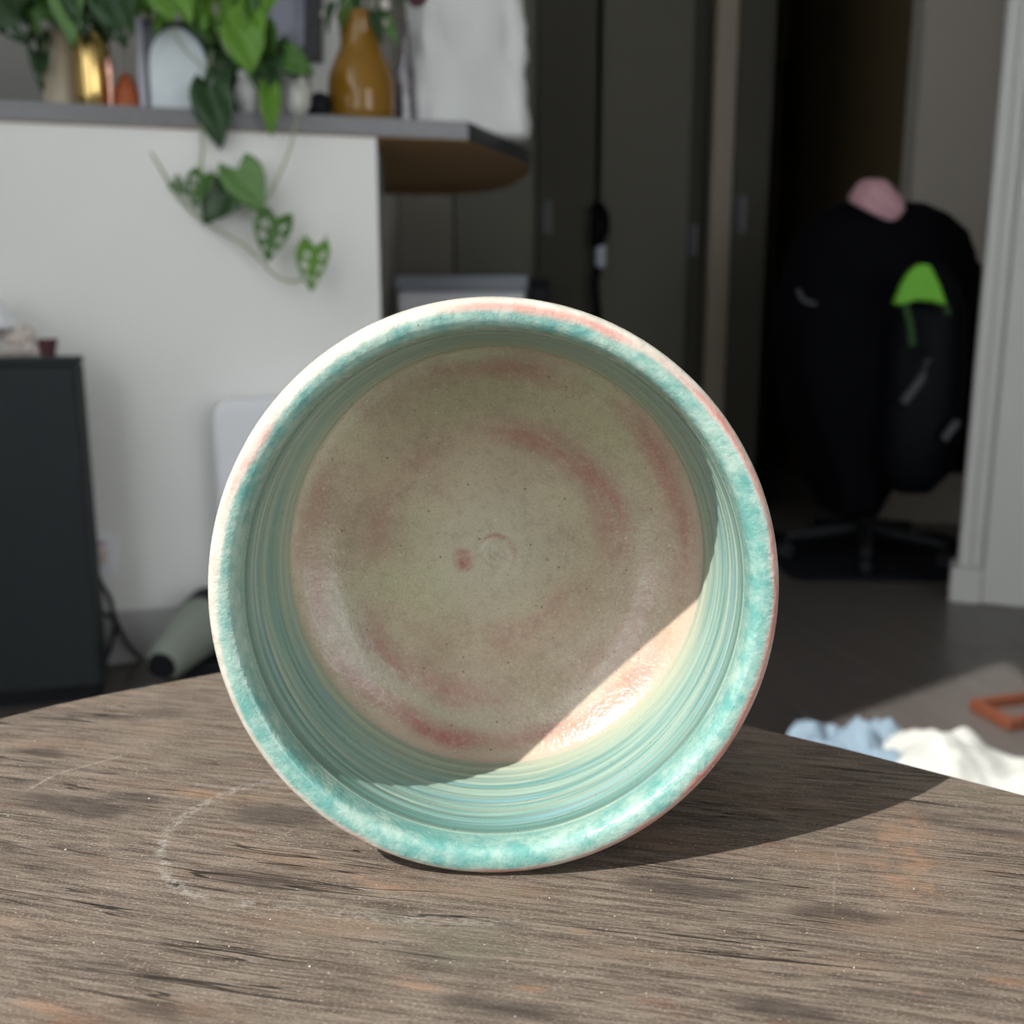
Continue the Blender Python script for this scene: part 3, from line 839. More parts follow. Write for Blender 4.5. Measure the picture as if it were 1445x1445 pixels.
# wall socket and plug
def on_wall(px, py, off=0.0):
    d = ray(px, py)
    nrm = -V
    q = CORN + nrm * off
    k = (q - CAM).dot(nrm) / d.dot(nrm)
    return CAM + d * k
p = on_wall(146, 782, 0.001)
so = thing('wall_socket', 'white wall socket with a plug beside the charcoal cabinet', 'socket', p, ROT)
so.rotation_euler = (0, math.radians(10), ROT)
mesh_obj('plate', box_bm(-.024, .024, -.008, 0, -.036, .036, .003, 2), M['white_plastic'], so)
pl = mesh_obj('plug', box_bm(-.012, .010, -.032, -.008, -.014, .014, .004, 2), M['petal'], so)
mesh_obj('indicator', box_bm(-.014, .002, -.0095, -.0075, .018, .027, .001), M['pink_knit'], so)
def cable(pts, r, label):
    o = mesh_obj('power_cable', tube_bm(smooth_path(pts, 8), r, 8), M['cable'], smooth=True)
    tag(o, label, 'cable', 'cables beside the cabinet')
def wp(px, py, off): return on_wall(px, py, off)
fz = at_z(215, 950, 0.008)
cable([wp(134, 800, .03), wp(142, 822, .035), wp(155, 845, .04), wp(162, 872, .05), wp(178, 905, .06), wp(196, 926, .09), wp(206, 932, .14)], 0.0052, 'thick black cable running from the socket to the grey-green lamp')
cable([wp(128, 845, .025), wp(142, 862, .03), wp(158, 872, .035), wp(163, 884, .04), wp(158, 908, .045), wp(150, 928, .05), wp(132, 948, .10)], 0.0042, 'thin black cable hooking down to the floor by the cabinet')

# grey-green spot lamp lying on the floor
ctr = at(230, 938, 1.72)
tip = at(296, 872, 1.92)
axis = (tip - ctr)
Lq = axis.length
sl = thing('spot_lamp', 'grey-green cylindrical lamp with a black mouth on the floor', 'lamp', ctr)
sl.rotation_euler = axis.to_track_quat('Z', 'Y').to_euler()
mesh_obj('shell', lathe_bm([(.0255, -.004), (.030, 0), (.034, .012), (.048, Lq * .55), (.056, Lq * .9), (.056, Lq * 1.05), (0, Lq * 1.08)], 36), M['sage'], sl, smooth=True)
mesh_obj('mouth', lathe_bm([(0, .004), (.022, .002), (.0255, -.006), (.024, -.008), (.0, -.0085)], 32), M['black'], sl, smooth=False)
mesh_obj('rear_cap', lathe_bm([(.0575, Lq * .84), (.0575, Lq * 1.10), (.03, Lq * 1.16), (0, Lq * 1.17)], 32), M['black'], sl)
gz = at_z(272, 950, 0)
bs = mesh_obj('foot', box_bm(-.07, .09, -.045, .045, 0, .05, .012, 2), M['black'])
bs.location = (at(290, 930, 1.86).x, 1.86, 0)
bs.parent = sl
bpy.context.view_layer.update()
bs.matrix_parent_inverse = sl.matrix_world.inverted()

# white rounded heater panel against the half wall
p = on_wall(305, 660, 0.10)
ht = thing('white_heater', 'white rounded plastic heater against the half wall behind the cup', 'heater', (p.x, p.y, 0), ROT)
zt = at(330, 566, p.y).z
def rrect(w, h, r, n=6):
    pts = []
    for cx_, cy_, a0 in ((w - r, h - r, 0), (r, h - r, PI / 2), (r, r, PI), (w - r, r, 3 * PI / 2)):
        for k in range(n + 1):
            a = a0 + k / n * PI / 2
            pts.append((cx_ + r * math.cos(a), cy_ + r * math.sin(a)))
    return pts
bm = prism_bm(rrect(0.30, zt - 0.03, 0.035), 0, 0.08, 0.010)
bm.transform(Matrix.Rotation(PI / 2, 4, 'X') @ Matrix.Translation((0, 0.03, -0.085)))
mesh_obj('housing', bm, M['white_plastic'], ht)
for fx in (0.05, 0.25):
    mesh_obj('foot', box_bm(fx - .02, fx + .02, .01, .08, 0, .03, .004), M['grey_plastic'], ht)

# ================================================================== ON THE COUNTER
def on_counter(px, t_back=0.10):
    # a point on the counter top at picture column px, t_back behind the front edge
    d = ray(px, 150)
    q = fA + V * t_back
    k = (q - CAM).dot(V) / d.dot(V)
    w = CAM + d * k
    w.z = ZC1
    return w
def h_at(px, py, p):
    return at(px, py, p.y).z - ZC1
def w_at(npx, p):
    return npx / F * (p.y * math.cos(PITCH) - (ZC1 - CAM.z) * math.sin(PITCH) + .0)

# cream pot with a dark leafy plant
p = on_counter(88, 0.16)
hgt = h_at(88, 50, p)
pr = w_at(28, p)
dp = thing('potted_plant', 'dark green leafy plant in a tapered cream pot', 'plant', p)
mesh_obj('pot', lathe_bm([(0, 0), (pr * .78, 0), (pr * .82, .004), (pr, hgt), (pr * .9, hgt), (pr * .88, hgt - .012), (0, hgt - .014)], 36), M['cream'], dp, smooth=False)
mesh_obj('soil', lathe_bm([(0, hgt - .008), (pr * .88, hgt - .010), (pr * .88, hgt - .02), (0, hgt - .02)], 24), M['soil'], dp)

def leaf_mesh(name, mat, holes=0, heart=1.0, seed=0):
    # leaf along +y, length 1, base at the origin; curved, with real holes
    rn = random.Random(seed)
    nu, nv = 14, 16
    bm = bmesh.new()
    g = {}
    for j in range(nv + 1):
        v = j / nv
        w = 0.46 * (math.sin(PI * min(1, (v * 0.92 + 0.08)) ** 0.72)) ** 0.8 * (1 - 0.25 * v)
        for i in range(nu + 1):
            u = i / nu * 2 - 1
            y = v - heart * 0.20 * abs(u) ** 1.3 * (1 - v) ** 3
            z = -0.22 * (v - .2) ** 2 + 0.12 * abs(u) * w * 2 - 0.05 * math.sin(u * 4 + v * 5)
            g[i, j] = bm.verts.new((u * w, y, z))
    hs = []
    if holes:
        for sgn in (-1, 1):
            for k in range(holes):
                hs.append((sgn * rn.uniform(.42, .52), 0.24 + 0.5 * k / max(1, holes - 1) if holes > 1 else .45, .22, .085))
    for j in range(nv):
        for i in range(nu):
            uc, vc = (i + .5) / nu * 2 - 1, (j + .5) / nv
            if any(((uc - a) / c) ** 2 + ((vc - b) / d) ** 2 < 1 for a, b, c, d in hs):
                continue
            q = [g[i, j], g[i + 1, j], g[i + 1, j + 1], g[i, j + 1]]
            try:
                bm.faces.new(q)
            except ValueError:
                pass
    bmesh.ops.remove_doubles(bm, verts=bm.verts, dist=1e-4)
    for v in [v for v in bm.verts if not v.link_faces]:
        bm.verts.remove(v)
    bmesh.ops.recalc_face_normals(bm, faces=bm.faces)
    bmesh.ops.solidify(bm, geom=bm.faces[:], thickness=0.006)
    me = bpy.data.meshes.new(name)
    bm.to_mesh(me); bm.free()
    me.materials.append(mat)
    for q in me.polygons:
        q.use_smooth = True
    return me
LF = {
    'bright': [leaf_mesh('leaf', M['leaf'], 0, 1, 1), leaf_mesh('leaf', M['leaf'], 3, 1, 2)],
    'mid': [leaf_mesh('leaf', M['leaf_mid'], 3, 1, 3), leaf_mesh('leaf', M['leaf_mid'], 0, 1, 4)],
    'dark': [leaf_mesh('leaf', M['leaf_dark'], 0, .8, 5), leaf_mesh('leaf', M['leaf_dark'], 2, 1, 6)],
    'pale': [leaf_mesh('leaf', M['leaf_pale'], 0, 1.2, 7)],
}
def place_leaf(parent, me, base, tip, wid=1.0, normal=None, name='leaf'):
    base, tip = Vector(base), Vector(tip)
    d = tip - base
    L = d.length
    ny = d.normalized()
    nrm = Vector(normal) if normal else Vector((random.uniform(-.5, .3), -1, random.uniform(-.1, .6)))
    nx = ny.cross(nrm).normalized()
    nz = nx.cross(ny)
    o = bpy.data.objects.new(name, me)
    COL.objects.link(o)
    o.parent = parent
    mw = Matrix.Translation(base) @ Matrix(((nx.x, ny.x, nz.x, 0), (nx.y, ny.y, nz.y, 0), (nx.z, ny.z, nz.z, 0), (0, 0, 0, 1))) @ Matrix.Diagonal((L * wid, L, L, 1))
    o.matrix_basis = Matrix.Translation(-parent.location) @ mw
    return o
def pl_leaf(parent, kind, k, b, t, Y, wid=1.0, normal=None):
    return place_leaf(parent, LF[kind][k % len(LF[kind])], at(b[0], b[1], Y), at(t[0], t[1], Y - 0.02), wid, normal)

rl = random.Random(11)
Yp = p.y
for i, (b, t_, kind) in enumerate([
    ((20, -30), (40, 35), 'dark'), ((-10, -15), (30, 60), 'dark'), ((50, -25), (10, 25), 'dark'), ((57, 52), (57, 126), 'dark'),
    ((62, -20), (45, 45), 'mid'), ((100, -20), (96, 62), 'pale'), ((80, -30), (70, 30), 'pale'), ((120, -25), (118, 50), 'dark'),
    ((140, -25), (150, 55), 'dark'), ((155, -20), (172, 62), 'dark'), ((110, -35), (135, 30), 'mid'), ((165, -30), (160, 35), 'dark'),
    ((180, -15), (186, 45), 'pale'), ((60, -40), (90, 10), 'dark'), ((0, -40), (-8, 30), 'dark'), ((195, -25), (178, 20), 'mid')]):
    pl_leaf(dp, kind, i, b, t_, Yp - 0.04 - rl.uniform(0, .08), .5 if b == (57, 52) else rl.uniform(.8, 1.05))
cp = Vector((p.x, p.y, ZC1 + hgt - .01))
for px, py in ((20, -30), (60, -40), (110, -35), (155, -25), (80, -30)):
    q = at(px, py, Yp - .06)
    mesh_obj('stem', tube_bm(smooth_path([cp - p, (cp + q) / 2 - p + Vector((0, 0, .03)), q - p], 5), .002, 6), M['stem'], dp)
q = at(58, 50, Yp - .07)
mesh_obj('stem', tube_bm(smooth_path([cp - p + Vector((-.02, -.02, 0)), q - p + Vector((0, 0, .02)), q - p], 5), .002, 6), M['stem'], dp)

# brass vase, rust dish, copper rod added for a reflection edge
p = on_counter(134, 0.10)
hh = h_at(134, 46, p); rr_ = w_at(26, p)
tag(mesh_obj('brass_vase', lathe_bm([(0, 0), (rr_ * .8, 0), (rr_ * .92, .006), (rr_, hh * .45), (rr_ * .96, hh * .85), (rr_ * .9, hh), (rr_ * .84, hh), (rr_ * .9, hh * .8), (0, hh * .1)], 40), M['brass'], smooth=True, loc=p), 'shiny brass vase between the cream pot and the rust dish', 'vase')
p = on_counter(158, 0.055)
hh = h_at(158, 80, p)
cs = thing('glint_rod', 'slim polished copper rod added for a reflection edge beside the brass vase', 'glint_rod', p)  # rod added to stand in for an upright reflection edge
mesh_obj('column', lathe_bm([(.006, .004), (.0045, .02), (.0045, hh * .6), (.007, hh * .7), (.0075, hh * .95), (.004, hh), (0, hh)], 20), M['copper'], cs, smooth=True)
mesh_obj('foot', lathe_bm([(0, 0), (.012, 0), (.011, .004), (.004, .007), (0, .007)], 24), M['copper'], cs)
p = on_counter(180, 0.085)
hh = h_at(180, 104, p); rr_ = w_at(21, p)
tag(mesh_obj('rust_dish', lathe_bm([(0, 0), (rr_, 0), (rr_ * 1.02, .006), (rr_ * .8, hh * .55), (rr_ * .35, hh * .95), (rr_ * .12, hh), (0, hh)], 32), M['rust'], smooth=True, loc=p), 'small rust-orange domed pot left of the pale panel', 'pot')

# pale panel standing in a thin frame
p = on_counter(252, 0.06)
hh = h_at(252, 28, p); ww = w_at(48, p)
sf = thing('standing_frame', 'upright pale blue and white panel in a thin lilac frame', 'frame', p, ROT)
mesh_obj('backing', box_bm(-ww, ww, .004, .010, 0.004, hh, .001), M['smoke'], sf)
mesh_obj('side_strip', box_bm(-ww - .004, -ww + .008, -.004, .012, 0, hh, .002), M['lilac'], sf)
mesh_obj('side_strip', box_bm(ww - .003, ww + .003, -.004, .012, 0, hh, .002), M['lilac'], sf)
mesh_obj('bottom_strip', box_bm(-ww + .008, ww - .003, -.004, .012, 0, .004, .001), M['frame_dark'], sf)
arc = [(-ww + .016, .008), (ww - .010, .008)] + [(.004 + (ww - .012) * math.cos(a), hh * .50 + hh * .42 * math.sin(a)) for a in [k / 14 * PI for k in range(15)]]
bm = prism_bm(arc, 0, .006, .0015)
bm.transform(Matrix.Rotation(PI / 2, 4, 'X') @ Matrix.Translation((0, 0, -.004)))
mesh_obj('pale_arch', bm, M['ice'], sf)

# trailing plant in a dark pot
p = on_counter(322, 0.17)
tp = thing('trailing_plant', 'bright green trailing plant with holed heart-shaped leaves hanging over the counter', 'plant', p)
hh = h_at(322, 62, p); rr_ = w_at(40, p)
mesh_obj('pot', lathe_bm([(0, 0), (rr_ * .75, 0), (rr_ * .8, .005), (rr_, hh), (rr_ * .92, hh), (rr_ * .9, hh - .012), (0, hh - .014)], 32), M['darkpot'], tp)
mesh_obj('soil', lathe_bm([(0, hh - .006), (rr_ * .9, hh - .008), (rr_ * .9, hh - .016), (0, hh - .016)], 24), M['soil'], tp)
Yt = p.y - 0.13
YV = on_counter(330, -0.035).y
def stem(pts, r=.0022):
    w = [Vector(q) - tp.location for q in pts]
    mesh_obj('stem', tube_bm(smooth_path(w, 6), r, 7), M['stem'], tp, smooth=True)
# the three hanging runners
stem([at(x, y, YV + dy) for x, y, dy in ((207, 205, 0), (228, 240, 0), (250, 276, 0), (275, 301, 0), (300, 320, 0), (335, 340, 0), (368, 368, 0), (385, 386, 0), (408, 397, 0), (430, 393, 0))], .0027)
stem([at(x, y, Y_) for x, y, Y_ in ((300, 70, Yt), (292, 130, YV + .03), (286, 170, YV + .005), (286, 215, YV), (284, 237, YV), (295, 262, YV), (305, 285, YV))], .0026)
stem([at(x, y, Y_) for x, y, Y_ in ((395, 80, Yt), (428, 135, YV + .03), (419, 168, YV), (410, 205, YV), (398, 238, YV), (380, 275, YV), (366, 292, YV), (352, 290, YV))], .0024)
stem([at(x, y, YV) for x, y in ((462, 330), (456, 345), (452, 360))], .0018)
stem([at(x, y, Y_) for x, y, Y_ in ((240, 40, Yt - .03), (262, 72, Yt - .03), (290, 100, Yt - .03), (310, 130, Yt - .02))], .0022)
stem([at(x, y, Y_) for x, y, Y_ in ((300, 20, Yt - .03), (318, 70, Yt - .03), (345, 95, Yt - .03), (360, 120, Yt - .03))], .0022)
front = (-0.15, -1, 0.15)
for kind, k, b, t_, w_, nr in (
    ('mid', 0, (247, 256), (262, 272), .9, (-.6, -1, .4)), ('mid', 0, (288, 248), (272, 290), 1.0, front),
    ('dark', 0, (325, 268), (284, 312), 1.15, (.2, -1, .5)), ('pale', 0, (336, 238), (368, 298), 1.05, (.2, -1, .2)),
    ('mid', 0, (392, 308), (374, 366), 1.08, front), ('bright', 1, (446, 348), (436, 408), .95, front)):
    pl_leaf(tp, kind, k, b, t_, YV - .006, w_, nr)
for i, (kind, k, b, t_, w_, dy) in enumerate((
    ('dark', 0, (300, 120), (308, 206), .85, -.05), ('dark', 1, (312, 105), (310, 168), .8, -.04), ('bright', 0, (382, 125), (382, 190), .55, -.05),
    ('bright', 0, (225, -25), (240, 28), 1.1, -.06), ('bright', 0, (262, -30), (262, 30), 1.1, -.07), ('bright', 0, (290, -20), (282, 40), 1.0, -.05),
    ('bright', 1, (320, -10), (312, 50), 1.0, -.04), ('mid', 1, (345, 0), (330, 60), 1.0, -.03), ('bright', 0, (352, 20), (345, 88), 1.0, -.05),
    ('mid', 1, (365, 40), (372, 105), 1.0, -.02), ('bright', 0, (342, 40), (352, 102), 1.1, -.06), ('dark', 0, (385, 70), (420, 105), 1.0, -.02),
    ('mid', 1, (400, 78), (440, 102), .9, -.03), ('dark', 0, (375, 85), (385, 150), .9, -.03), ('dark', 1, (395, 60), (402, 100), .8, -.01),
    ('dark', 0, (320, 60), (318, 120), 1.0, .01), ('bright', 0, (238, 15), (216, 45), .8, -.02), ('dark', 0, (305, 30), (292, 85), .9, .02),
    ('mid', 0, (376, 105), (386, 160), .6, .0), ('bright', 0, (385, -20), (368, 22), 1.0, -.02), ('mid', 1, (310, -30), (338, 12), 1.0, -.01),
    ('dark', 0, (330, 70), (336, 118), 1.0, .02), ('mid', 1, (275, 10), (300, 60), .9, .0), ('bright', 0, (210, -30), (205, 22), 1.0, -.01))):
    pl_leaf(tp, kind, k, b, t_, Yt + dy, w_)

# small white porcelain pieces among the leaves
p = on_counter(418, 0.035)
r_ = w_at(21, p); hz = h_at(418, 104, p)
tag(mesh_obj('round_jar', lathe_bm([(0, 0), (r_ * .55, 0), (r_ * .95, hz * .25), (r_, hz * .5), (r_ * .8, hz * .82), (r_ * .4, hz * .97), (0, hz)], 32), M['porcelain'], smooth=True, loc=p), 'glossy white round porcelain jar left of the amber vase', 'jar')
p = on_counter(352, 0.032)
r_ = w_at(19, p); hz = h_at(352, 100, p)
tag(mesh_obj('ribbed_jar', lathe_bm([(0, .0), (r_ * .6, 0), (r_ * .9, hz * .3), (r_, hz * .55), (r_ * .7, hz * .8), (r_ * .85, hz * .95), (r_ * .7, hz), (r_ * .5, hz * .8), (0, hz * .3)], 7), M['porcelain'], loc=p), 'faceted white porcelain cup glinting between the trailing leaves', 'cup')
p = on_counter(449, 0.055)
r_ = w_at(19, p); hz = h_at(449, 130, p)
bm = bmesh.new()
bmesh.ops.create_icosphere(bm, subdivisions=3, radius=1)
for v in bm.verts:
    v.co = Vector((v.co.x * r_, v.co.y * r_ * .9, (v.co.z * .5 + .5) * hz * (1 + .1 * v.co.x)))
tag(mesh_obj('black_stone', bm, M['black'], smooth=True, loc=p), 'small black rounded lump left of the amber vase', 'ornament')

# amber glass vase with stems
p = on_counter(511, 0.085)
S = w_at(1, p)
hz = h_at(511, 22, p)
vz = thing('amber_vase', 'amber yellow glass vase of dried stems on the counter', 'vase', p)
prof_v = [(0, 0), (40, 0), (44, .02), (46, .10), (47, .26), (46, .40), (42, .51), (35, .61), (29, .69), (27, .77), (28, .88), (32, .98), (33, 1.0), (31, 1.0), (26, .88), (25, .77), (33, .6), (44, .4), (44, .06), (0, .04)]
mesh_obj('glass', lathe_bm([(r * S, z * hz) for r, z in prof_v], 48), M['amber'], vz, smooth=True)
for i, (dx, dy, top_, mat) in enumerate(((-.05, 0, .27, 'leaf_dark'), (-.02, .02, .30, 'burgundy'), (.03, -.02, .27, 'leaf_dark'), (.06, .01, .25, 'stem'), (.01, -.03, .28, 'leaf_mid'))):
    mesh_obj('flower_stem', tube_bm(smooth_path([(dx * .1, dy * .1, .02), (dx * .25, dy * .3, hz * .9), (dx, dy, top_)], 6), .0025, 6), M[mat], vz)
for i, (x, y, z, L_, kind) in enumerate(((-.045, -.03, .215, .05, 'dark'), (-.02, -.04, .22, .055, 'mid'), (.035, -.04, .20, .06, 'dark'), (.055, -.03, .19, .05, 'pale'), (.0, -.03, .235, .05, 'dark'), (.045, -.02, .225, .05, 'dark'))):
    b_ = p + Vector((x, y, z))
    place_leaf(vz, LF[kind][0], b_, b_ + Vector((x * .4, -.01, -L_)), .5)
for x, y, z in ((-.062, -.02, .20), (.055, -.03, .215), (.05, -.03, .18)):
    bm = bmesh.new()
    bmesh.ops.create_icosphere(bm, subdivisions=2, radius=.011)
    for v in bm.verts:
        v.co *= 1 + .4 * noise.noise(v.co * 200)
    mesh_obj('blossom', bm, M['petal'], vz, loc=(x, y, z))
bm = bmesh.new()
bmesh.ops.create_icosphere(bm, subdivisions=2, radius=.022)
for v in bm.verts:
    v.co *= 1 + .35 * noise.noise(v.co * 90)
hd_ = at(590, -6, p.y) - p
mesh_obj('dark_blossom', bm, M['burgundy'], vz, loc=hd_)
mesh_obj('flower_stem', tube_bm(smooth_path([(.005, 0, .03), (.012, 0, hz * .95), hd_], 6), .0022, 6), M['leaf_dark'], vz)

# clear glass bottle
p = on_counter(572, 0.13)
S = w_at(1, p); hz = h_at(572, 30, p)
tag(mesh_obj('clear_bottle', lathe_bm([(0, 0), (13 * S, 0), (14 * S, .006), (14 * S, hz * .55), (8 * S, hz * .72), (7 * S, hz), (6 * S, hz), (7 * S, hz * .7), (12.6 * S, hz * .53), (12.6 * S, .01), (0, .01)], 28), M['clear'], smooth=True, loc=p), 'slim clear glass bottle between the amber vase and the white bag', 'bottle')

# white canvas bag
p = on_counter(655, 0.21)
bg = thing('canvas_bag', 'tall crumpled white bag standing on the counter end', 'bag', p, math.radians(24))
S = w_at(1, p)
rings = []
Hb = 0.42
nz_, nn = 26, 72
for j in range(nz_ + 1):
    t_ = j / nz_
    a_ = (86 - 13 * t_ + 3 * math.sin(t_ * 5)) * S
    b_ = (0.085 - 0.025 * t_)
    ring = []
    for i in range(nn):
        an = 2 * PI * i / nn
        ca, sa = math.cos(an), math.sin(an)
        e = 0.42
        x = a_ * math.copysign(abs(ca) ** e, ca)
        y = b_ * math.copysign(abs(sa) ** e, sa)
        fold = 0.010 * noise.noise(Vector((x * 26, y * 12, t_ * 3))) + 0.007 * noise.noise(Vector((x * 55 + t_ * 6, y * 30, t_ * 9)))
        k = 1.0 if j else .4
        ring.append((x + fold * k * ca * 1.2, y + fold * k * (1 if sa > 0 else -1) * 1.2, t_ * Hb))
    rings.append(ring)
mesh_obj('sack', loft_bm(rings), M['bag'], bg, smooth=True)

# picture frame on the kitchen wall
py_ = BY - 0.10
a, b = at(334, 84, py_), at(453, 80, py_)
pf = thing('picture_frame', 'dark picture frame with a blue-grey print above the plants', 'picture', (a.x, py_ - .0, b.z))
W_ = b.x - a.x
H_ = 0.42
fw = 0.055
pf.rotation_euler = (0, math.radians(2.5), 0)
for bx in ((0, fw, 0, H_), (W_ - fw, W_, 0, H_), (fw, W_ - fw, 0, fw * .75), (fw, W_ - fw, H_ - fw, H_)):
    mesh_obj('frame_bar', box_bm(bx[0], bx[1], 0, .03, bx[2], bx[3], .003), M['frame_dark'], pf)
mesh_obj('print', box_bm(fw, W_ - fw, .012, .02, fw * .75, H_ - fw), M['photo'], pf)

# ================================================================== UNDER / BEYOND THE COUNTER
a, b = at(556, 388, 2.98), at(744, 388, 2.98)
bn = thing('storage_bin', 'white storage bin with a grey-blue lid under the counter end', 'bin', (a.x, 2.98, 0))
W_ = b.x - a.x
lidz0 = at(650, 411, 2.98).z
mesh_obj('body', box_bm(0.006, W_ - .006, .006, .26, 0, lidz0, .012, 2), M['white_plastic'], bn)
mesh_obj('lid', box_bm(0, W_, 0, .266, lidz0, a.z, .006, 2), M['grey_plastic'], bn)
a = at(742, 420, 3.02)
bk = thing('black_box', 'small black box right of the white storage bin', 'box', (a.x, 3.02, 0))
zt = at(742, 393, 3.02).z
xr = at(776, 400, 3.02).x - a.x
mesh_obj('body', box_bm(0.012, xr, 0, .2, 0, zt - .02, .006), M['black'], bk)
mesh_obj('lid', box_bm(0.010, xr + .002, -.002, .202, zt - .02, zt, .005), M['black'], bk)

# strap and pouch hanging on the closet door
hy = 3.385
sp_ = thing('hanging_strap', 'black looped strap with a grey pouch hanging between closet doors', 'strap', at(842, 290, hy))
L0 = sp_.location
mesh_obj('loop', tube_bm(smooth_path([at(x, y, hy - .01) - L0 for x, y in ((838, 292), (846, 290), (854, 305), (854, 325), (848, 342), (840, 345), (839, 325), (841, 305), (838, 292))], 5), .012, 8), M['coat'], sp_, smooth=True)
mesh_obj('pouch', box_bm(-.002, .032, -.02, .006, at(846, 378, hy).z - L0.z, at(846, 346, hy).z - L0.z, .006, 2), M['grey_plastic'], sp_)
mesh_obj('tail', tube_bm(smooth_path([at(x, y, hy - .008) - L0 for x, y in ((843, 376), (839, 400), (842, 430), (846, 470))], 5), .011, 8), M['coat'], sp_, smooth=True)

# ================================================================== CHAIR WITH COATS
CY = 2.78
cc = at_z(1240, 800, 0)
CX, CYc = 0.985, 2.80
mt = at_z(1120, 821, 0.0)
mat_o = mesh_obj('floor_mat', prism_bm([(x + .02, y) for x, y in rrect(0.62, 0.56, .05)], 0, .008, .002), M['mat_black'], loc=(mt.x - .02, mt.y, 0.0005))
tag(mat_o, 'black floor mat under the coat-covered chair', 'mat')
ch = thing('swivel_chair', 'black swivel chair buried under dark coats by the doorway', 'chair', (CX, CYc, .0085), math.radians(20))
for k in range(5):
    a = k * 2 * PI / 5 + .3
    d = Vector((math.cos(a), math.sin(a), 0))
    lg = mesh_obj('leg', tube_bm([d * .02 + Vector((0, 0, .085)), d * .22 + Vector((0, 0, .062))], [.022, .015], 8), M['black'], ch)
    w = lathe_bm([(0, -.011), (.022, -.011), (.024, 0), (.022, .011), (0, .011)], 16)
    w.transform(Matrix.Translation(d * .22 + Vector((0, 0, .0245))) @ Matrix.Rotation(a, 4, 'Z') @ Matrix.Rotation(PI / 2, 4, 'X'))
    mesh_obj('caster', w, M['black'], lg)
mesh_obj('column', tube_bm([(0, 0, .06), (0, 0, .42)], .025, 12), M['black'], ch)
mesh_obj('seat', box_bm(-.13, .13, -.12, .12, .42, .49, .025, 3), M['coat2'], ch)
mesh_obj('backrest', box_bm(-.14, .14, .06, .10, .52, .90, .02, 2), M['coat2'], ch)
mesh_obj('back_post', tube_bm([(0, .06, .43), (0, .11, .46), (0, .115, .6)], .015, 8), M['black'], ch)

# coat draped over the chair: silhouette widths per height, from the top of the backrest to its hem
rows = [(.972, 1190, 1240, .04), (.962, 1165, 1285, .09), (.935, 1140, 1314, .14), (.89, 1118, 1338, .18), (.83, 1105, 1350, .20), (.74, 1096, 1345, .22),
        (.64, 1092, 1330, .23), (.54, 1096, 1315, .23), (.45, 1108, 1300, .22), (.36, 1128, 1285, .20), (.27, 1150, 1265, .18), (.20, 1165, 1250, .16), (.15, 1172, 1240, .14)]
rings = []
for z, xa, xb, dep in rows:
    # depth plane of the coat; widths measured there
    x0_, x1_ = CAM.x + (xa - 722.5) / F * 2.78, CAM.x + (xb - 722.5) / F * 2.78
    cx_, hw_ = (x0_ + x1_) / 2, (x1_ - x0_) / 2
    ring = []
    for i in range(48):
        an = 2 * PI * i / 48
        ca, sa = math.cos(an), math.sin(an)
        f = 1 + .06 * noise.noise(Vector((ca * 2.2, sa * 2.2, z * 6))) + .05 * math.sin(an * 9 + z * 8) * (1 - z)
        ring.append((cx_ + hw_ * f * math.copysign(abs(ca) ** .8, ca) - CX, CYc + dep * f * math.copysign(abs(sa) ** .8, sa) - CYc, z))
    rings.append(ring)
co = thing('coat', 'long black coat draped over the swivel chair', 'coat', (CX, CYc, 0))
mesh_obj('drape', loft_bm(rings), M['coat'], co, smooth=True)
q0 = [at(x, y, CYc - .235) - co.location for x, y in ((1126, 408), (1131, 420), (1142, 427), (1152, 429))]
mesh_obj('lining_edge', tube_bm(smooth_path(q0, 5), .006, 8), M['greystrap'], co, smooth=True)
# sleeve bulge on the right
sl_ = [at(1318, 345, CYc - .02), at(1352, 400, CYc - .08), at(1368, 480, CYc - .12), at(1360, 570, CYc - .14), at(1340, 660, CYc - .12)]
mesh_obj('sleeve', tube_bm(smooth_path([v - co.location for v in sl_], 6), [.05 + .025 * math.sin(k / 24 * PI) for k in range(25)], 16), M['coat'], co, smooth=True)

# rucksack with a lime panel, hung at the front right
rs_ = thing('rucksack', 'black rucksack with a lime green top panel hanging on the coats', 'rucksack', at(1302, 560, CYc - .28))
L0 = rs_.location
body = []
for z_, wx, dy in ((at(1302, 368, CYc - .3).z, .030, .04), (at(1302, 400, CYc - .3).z, .065, .07), (at(1302, 440, CYc - .3).z, .090, .09), (at(1302, 520, CYc - .3).z, .10, .10), (at(1302, 610, CYc - .3).z, .10, .10), (at(1302, 670, CYc - .3).z, .085, .08), (at(1302, 700, CYc - .3).z, .04, .05)):
    body.append([(wx * math.copysign(abs(math.cos(2 * PI * i / 28)) ** .6, math.cos(2 * PI * i / 28)) + .01, .06 + dy * math.copysign(abs(math.sin(2 * PI * i / 28)) ** .6, math.sin(2 * PI * i / 28)), z_ - L0.z) for i in range(28)])
mesh_obj('body', loft_bm(body), M['coat2'], rs_, smooth=True)
yq = CYc - .37
tri = [(1300, 372), (1314, 374), (1328, 402), (1338, 432), (1318, 426), (1294, 424), (1272, 432), (1264, 428), (1274, 402), (1286, 382)]
pp = [at(x, y, yq) - L0 for x, y in tri]
bm = prism_bm([(v.x, v.z) for v in pp], 0, .03, .006)
bm.transform(Matrix.Translation((0, yq - L0.y + .03, 0)) @ Matrix.Rotation(PI / 2, 4, 'X'))
mesh_obj('lime_panel', bm, M['lime'], rs_)['label'] = 'lime green top panel'
mesh_obj('lime_strap', tube_bm([at(1276, 428, yq) - L0, at(1284, 455, yq) - L0, at(1288, 488, yq) - L0], .009, 8), simple('dark_lime_strap', (0.010, 0.05, 0.006), .7), rs_)
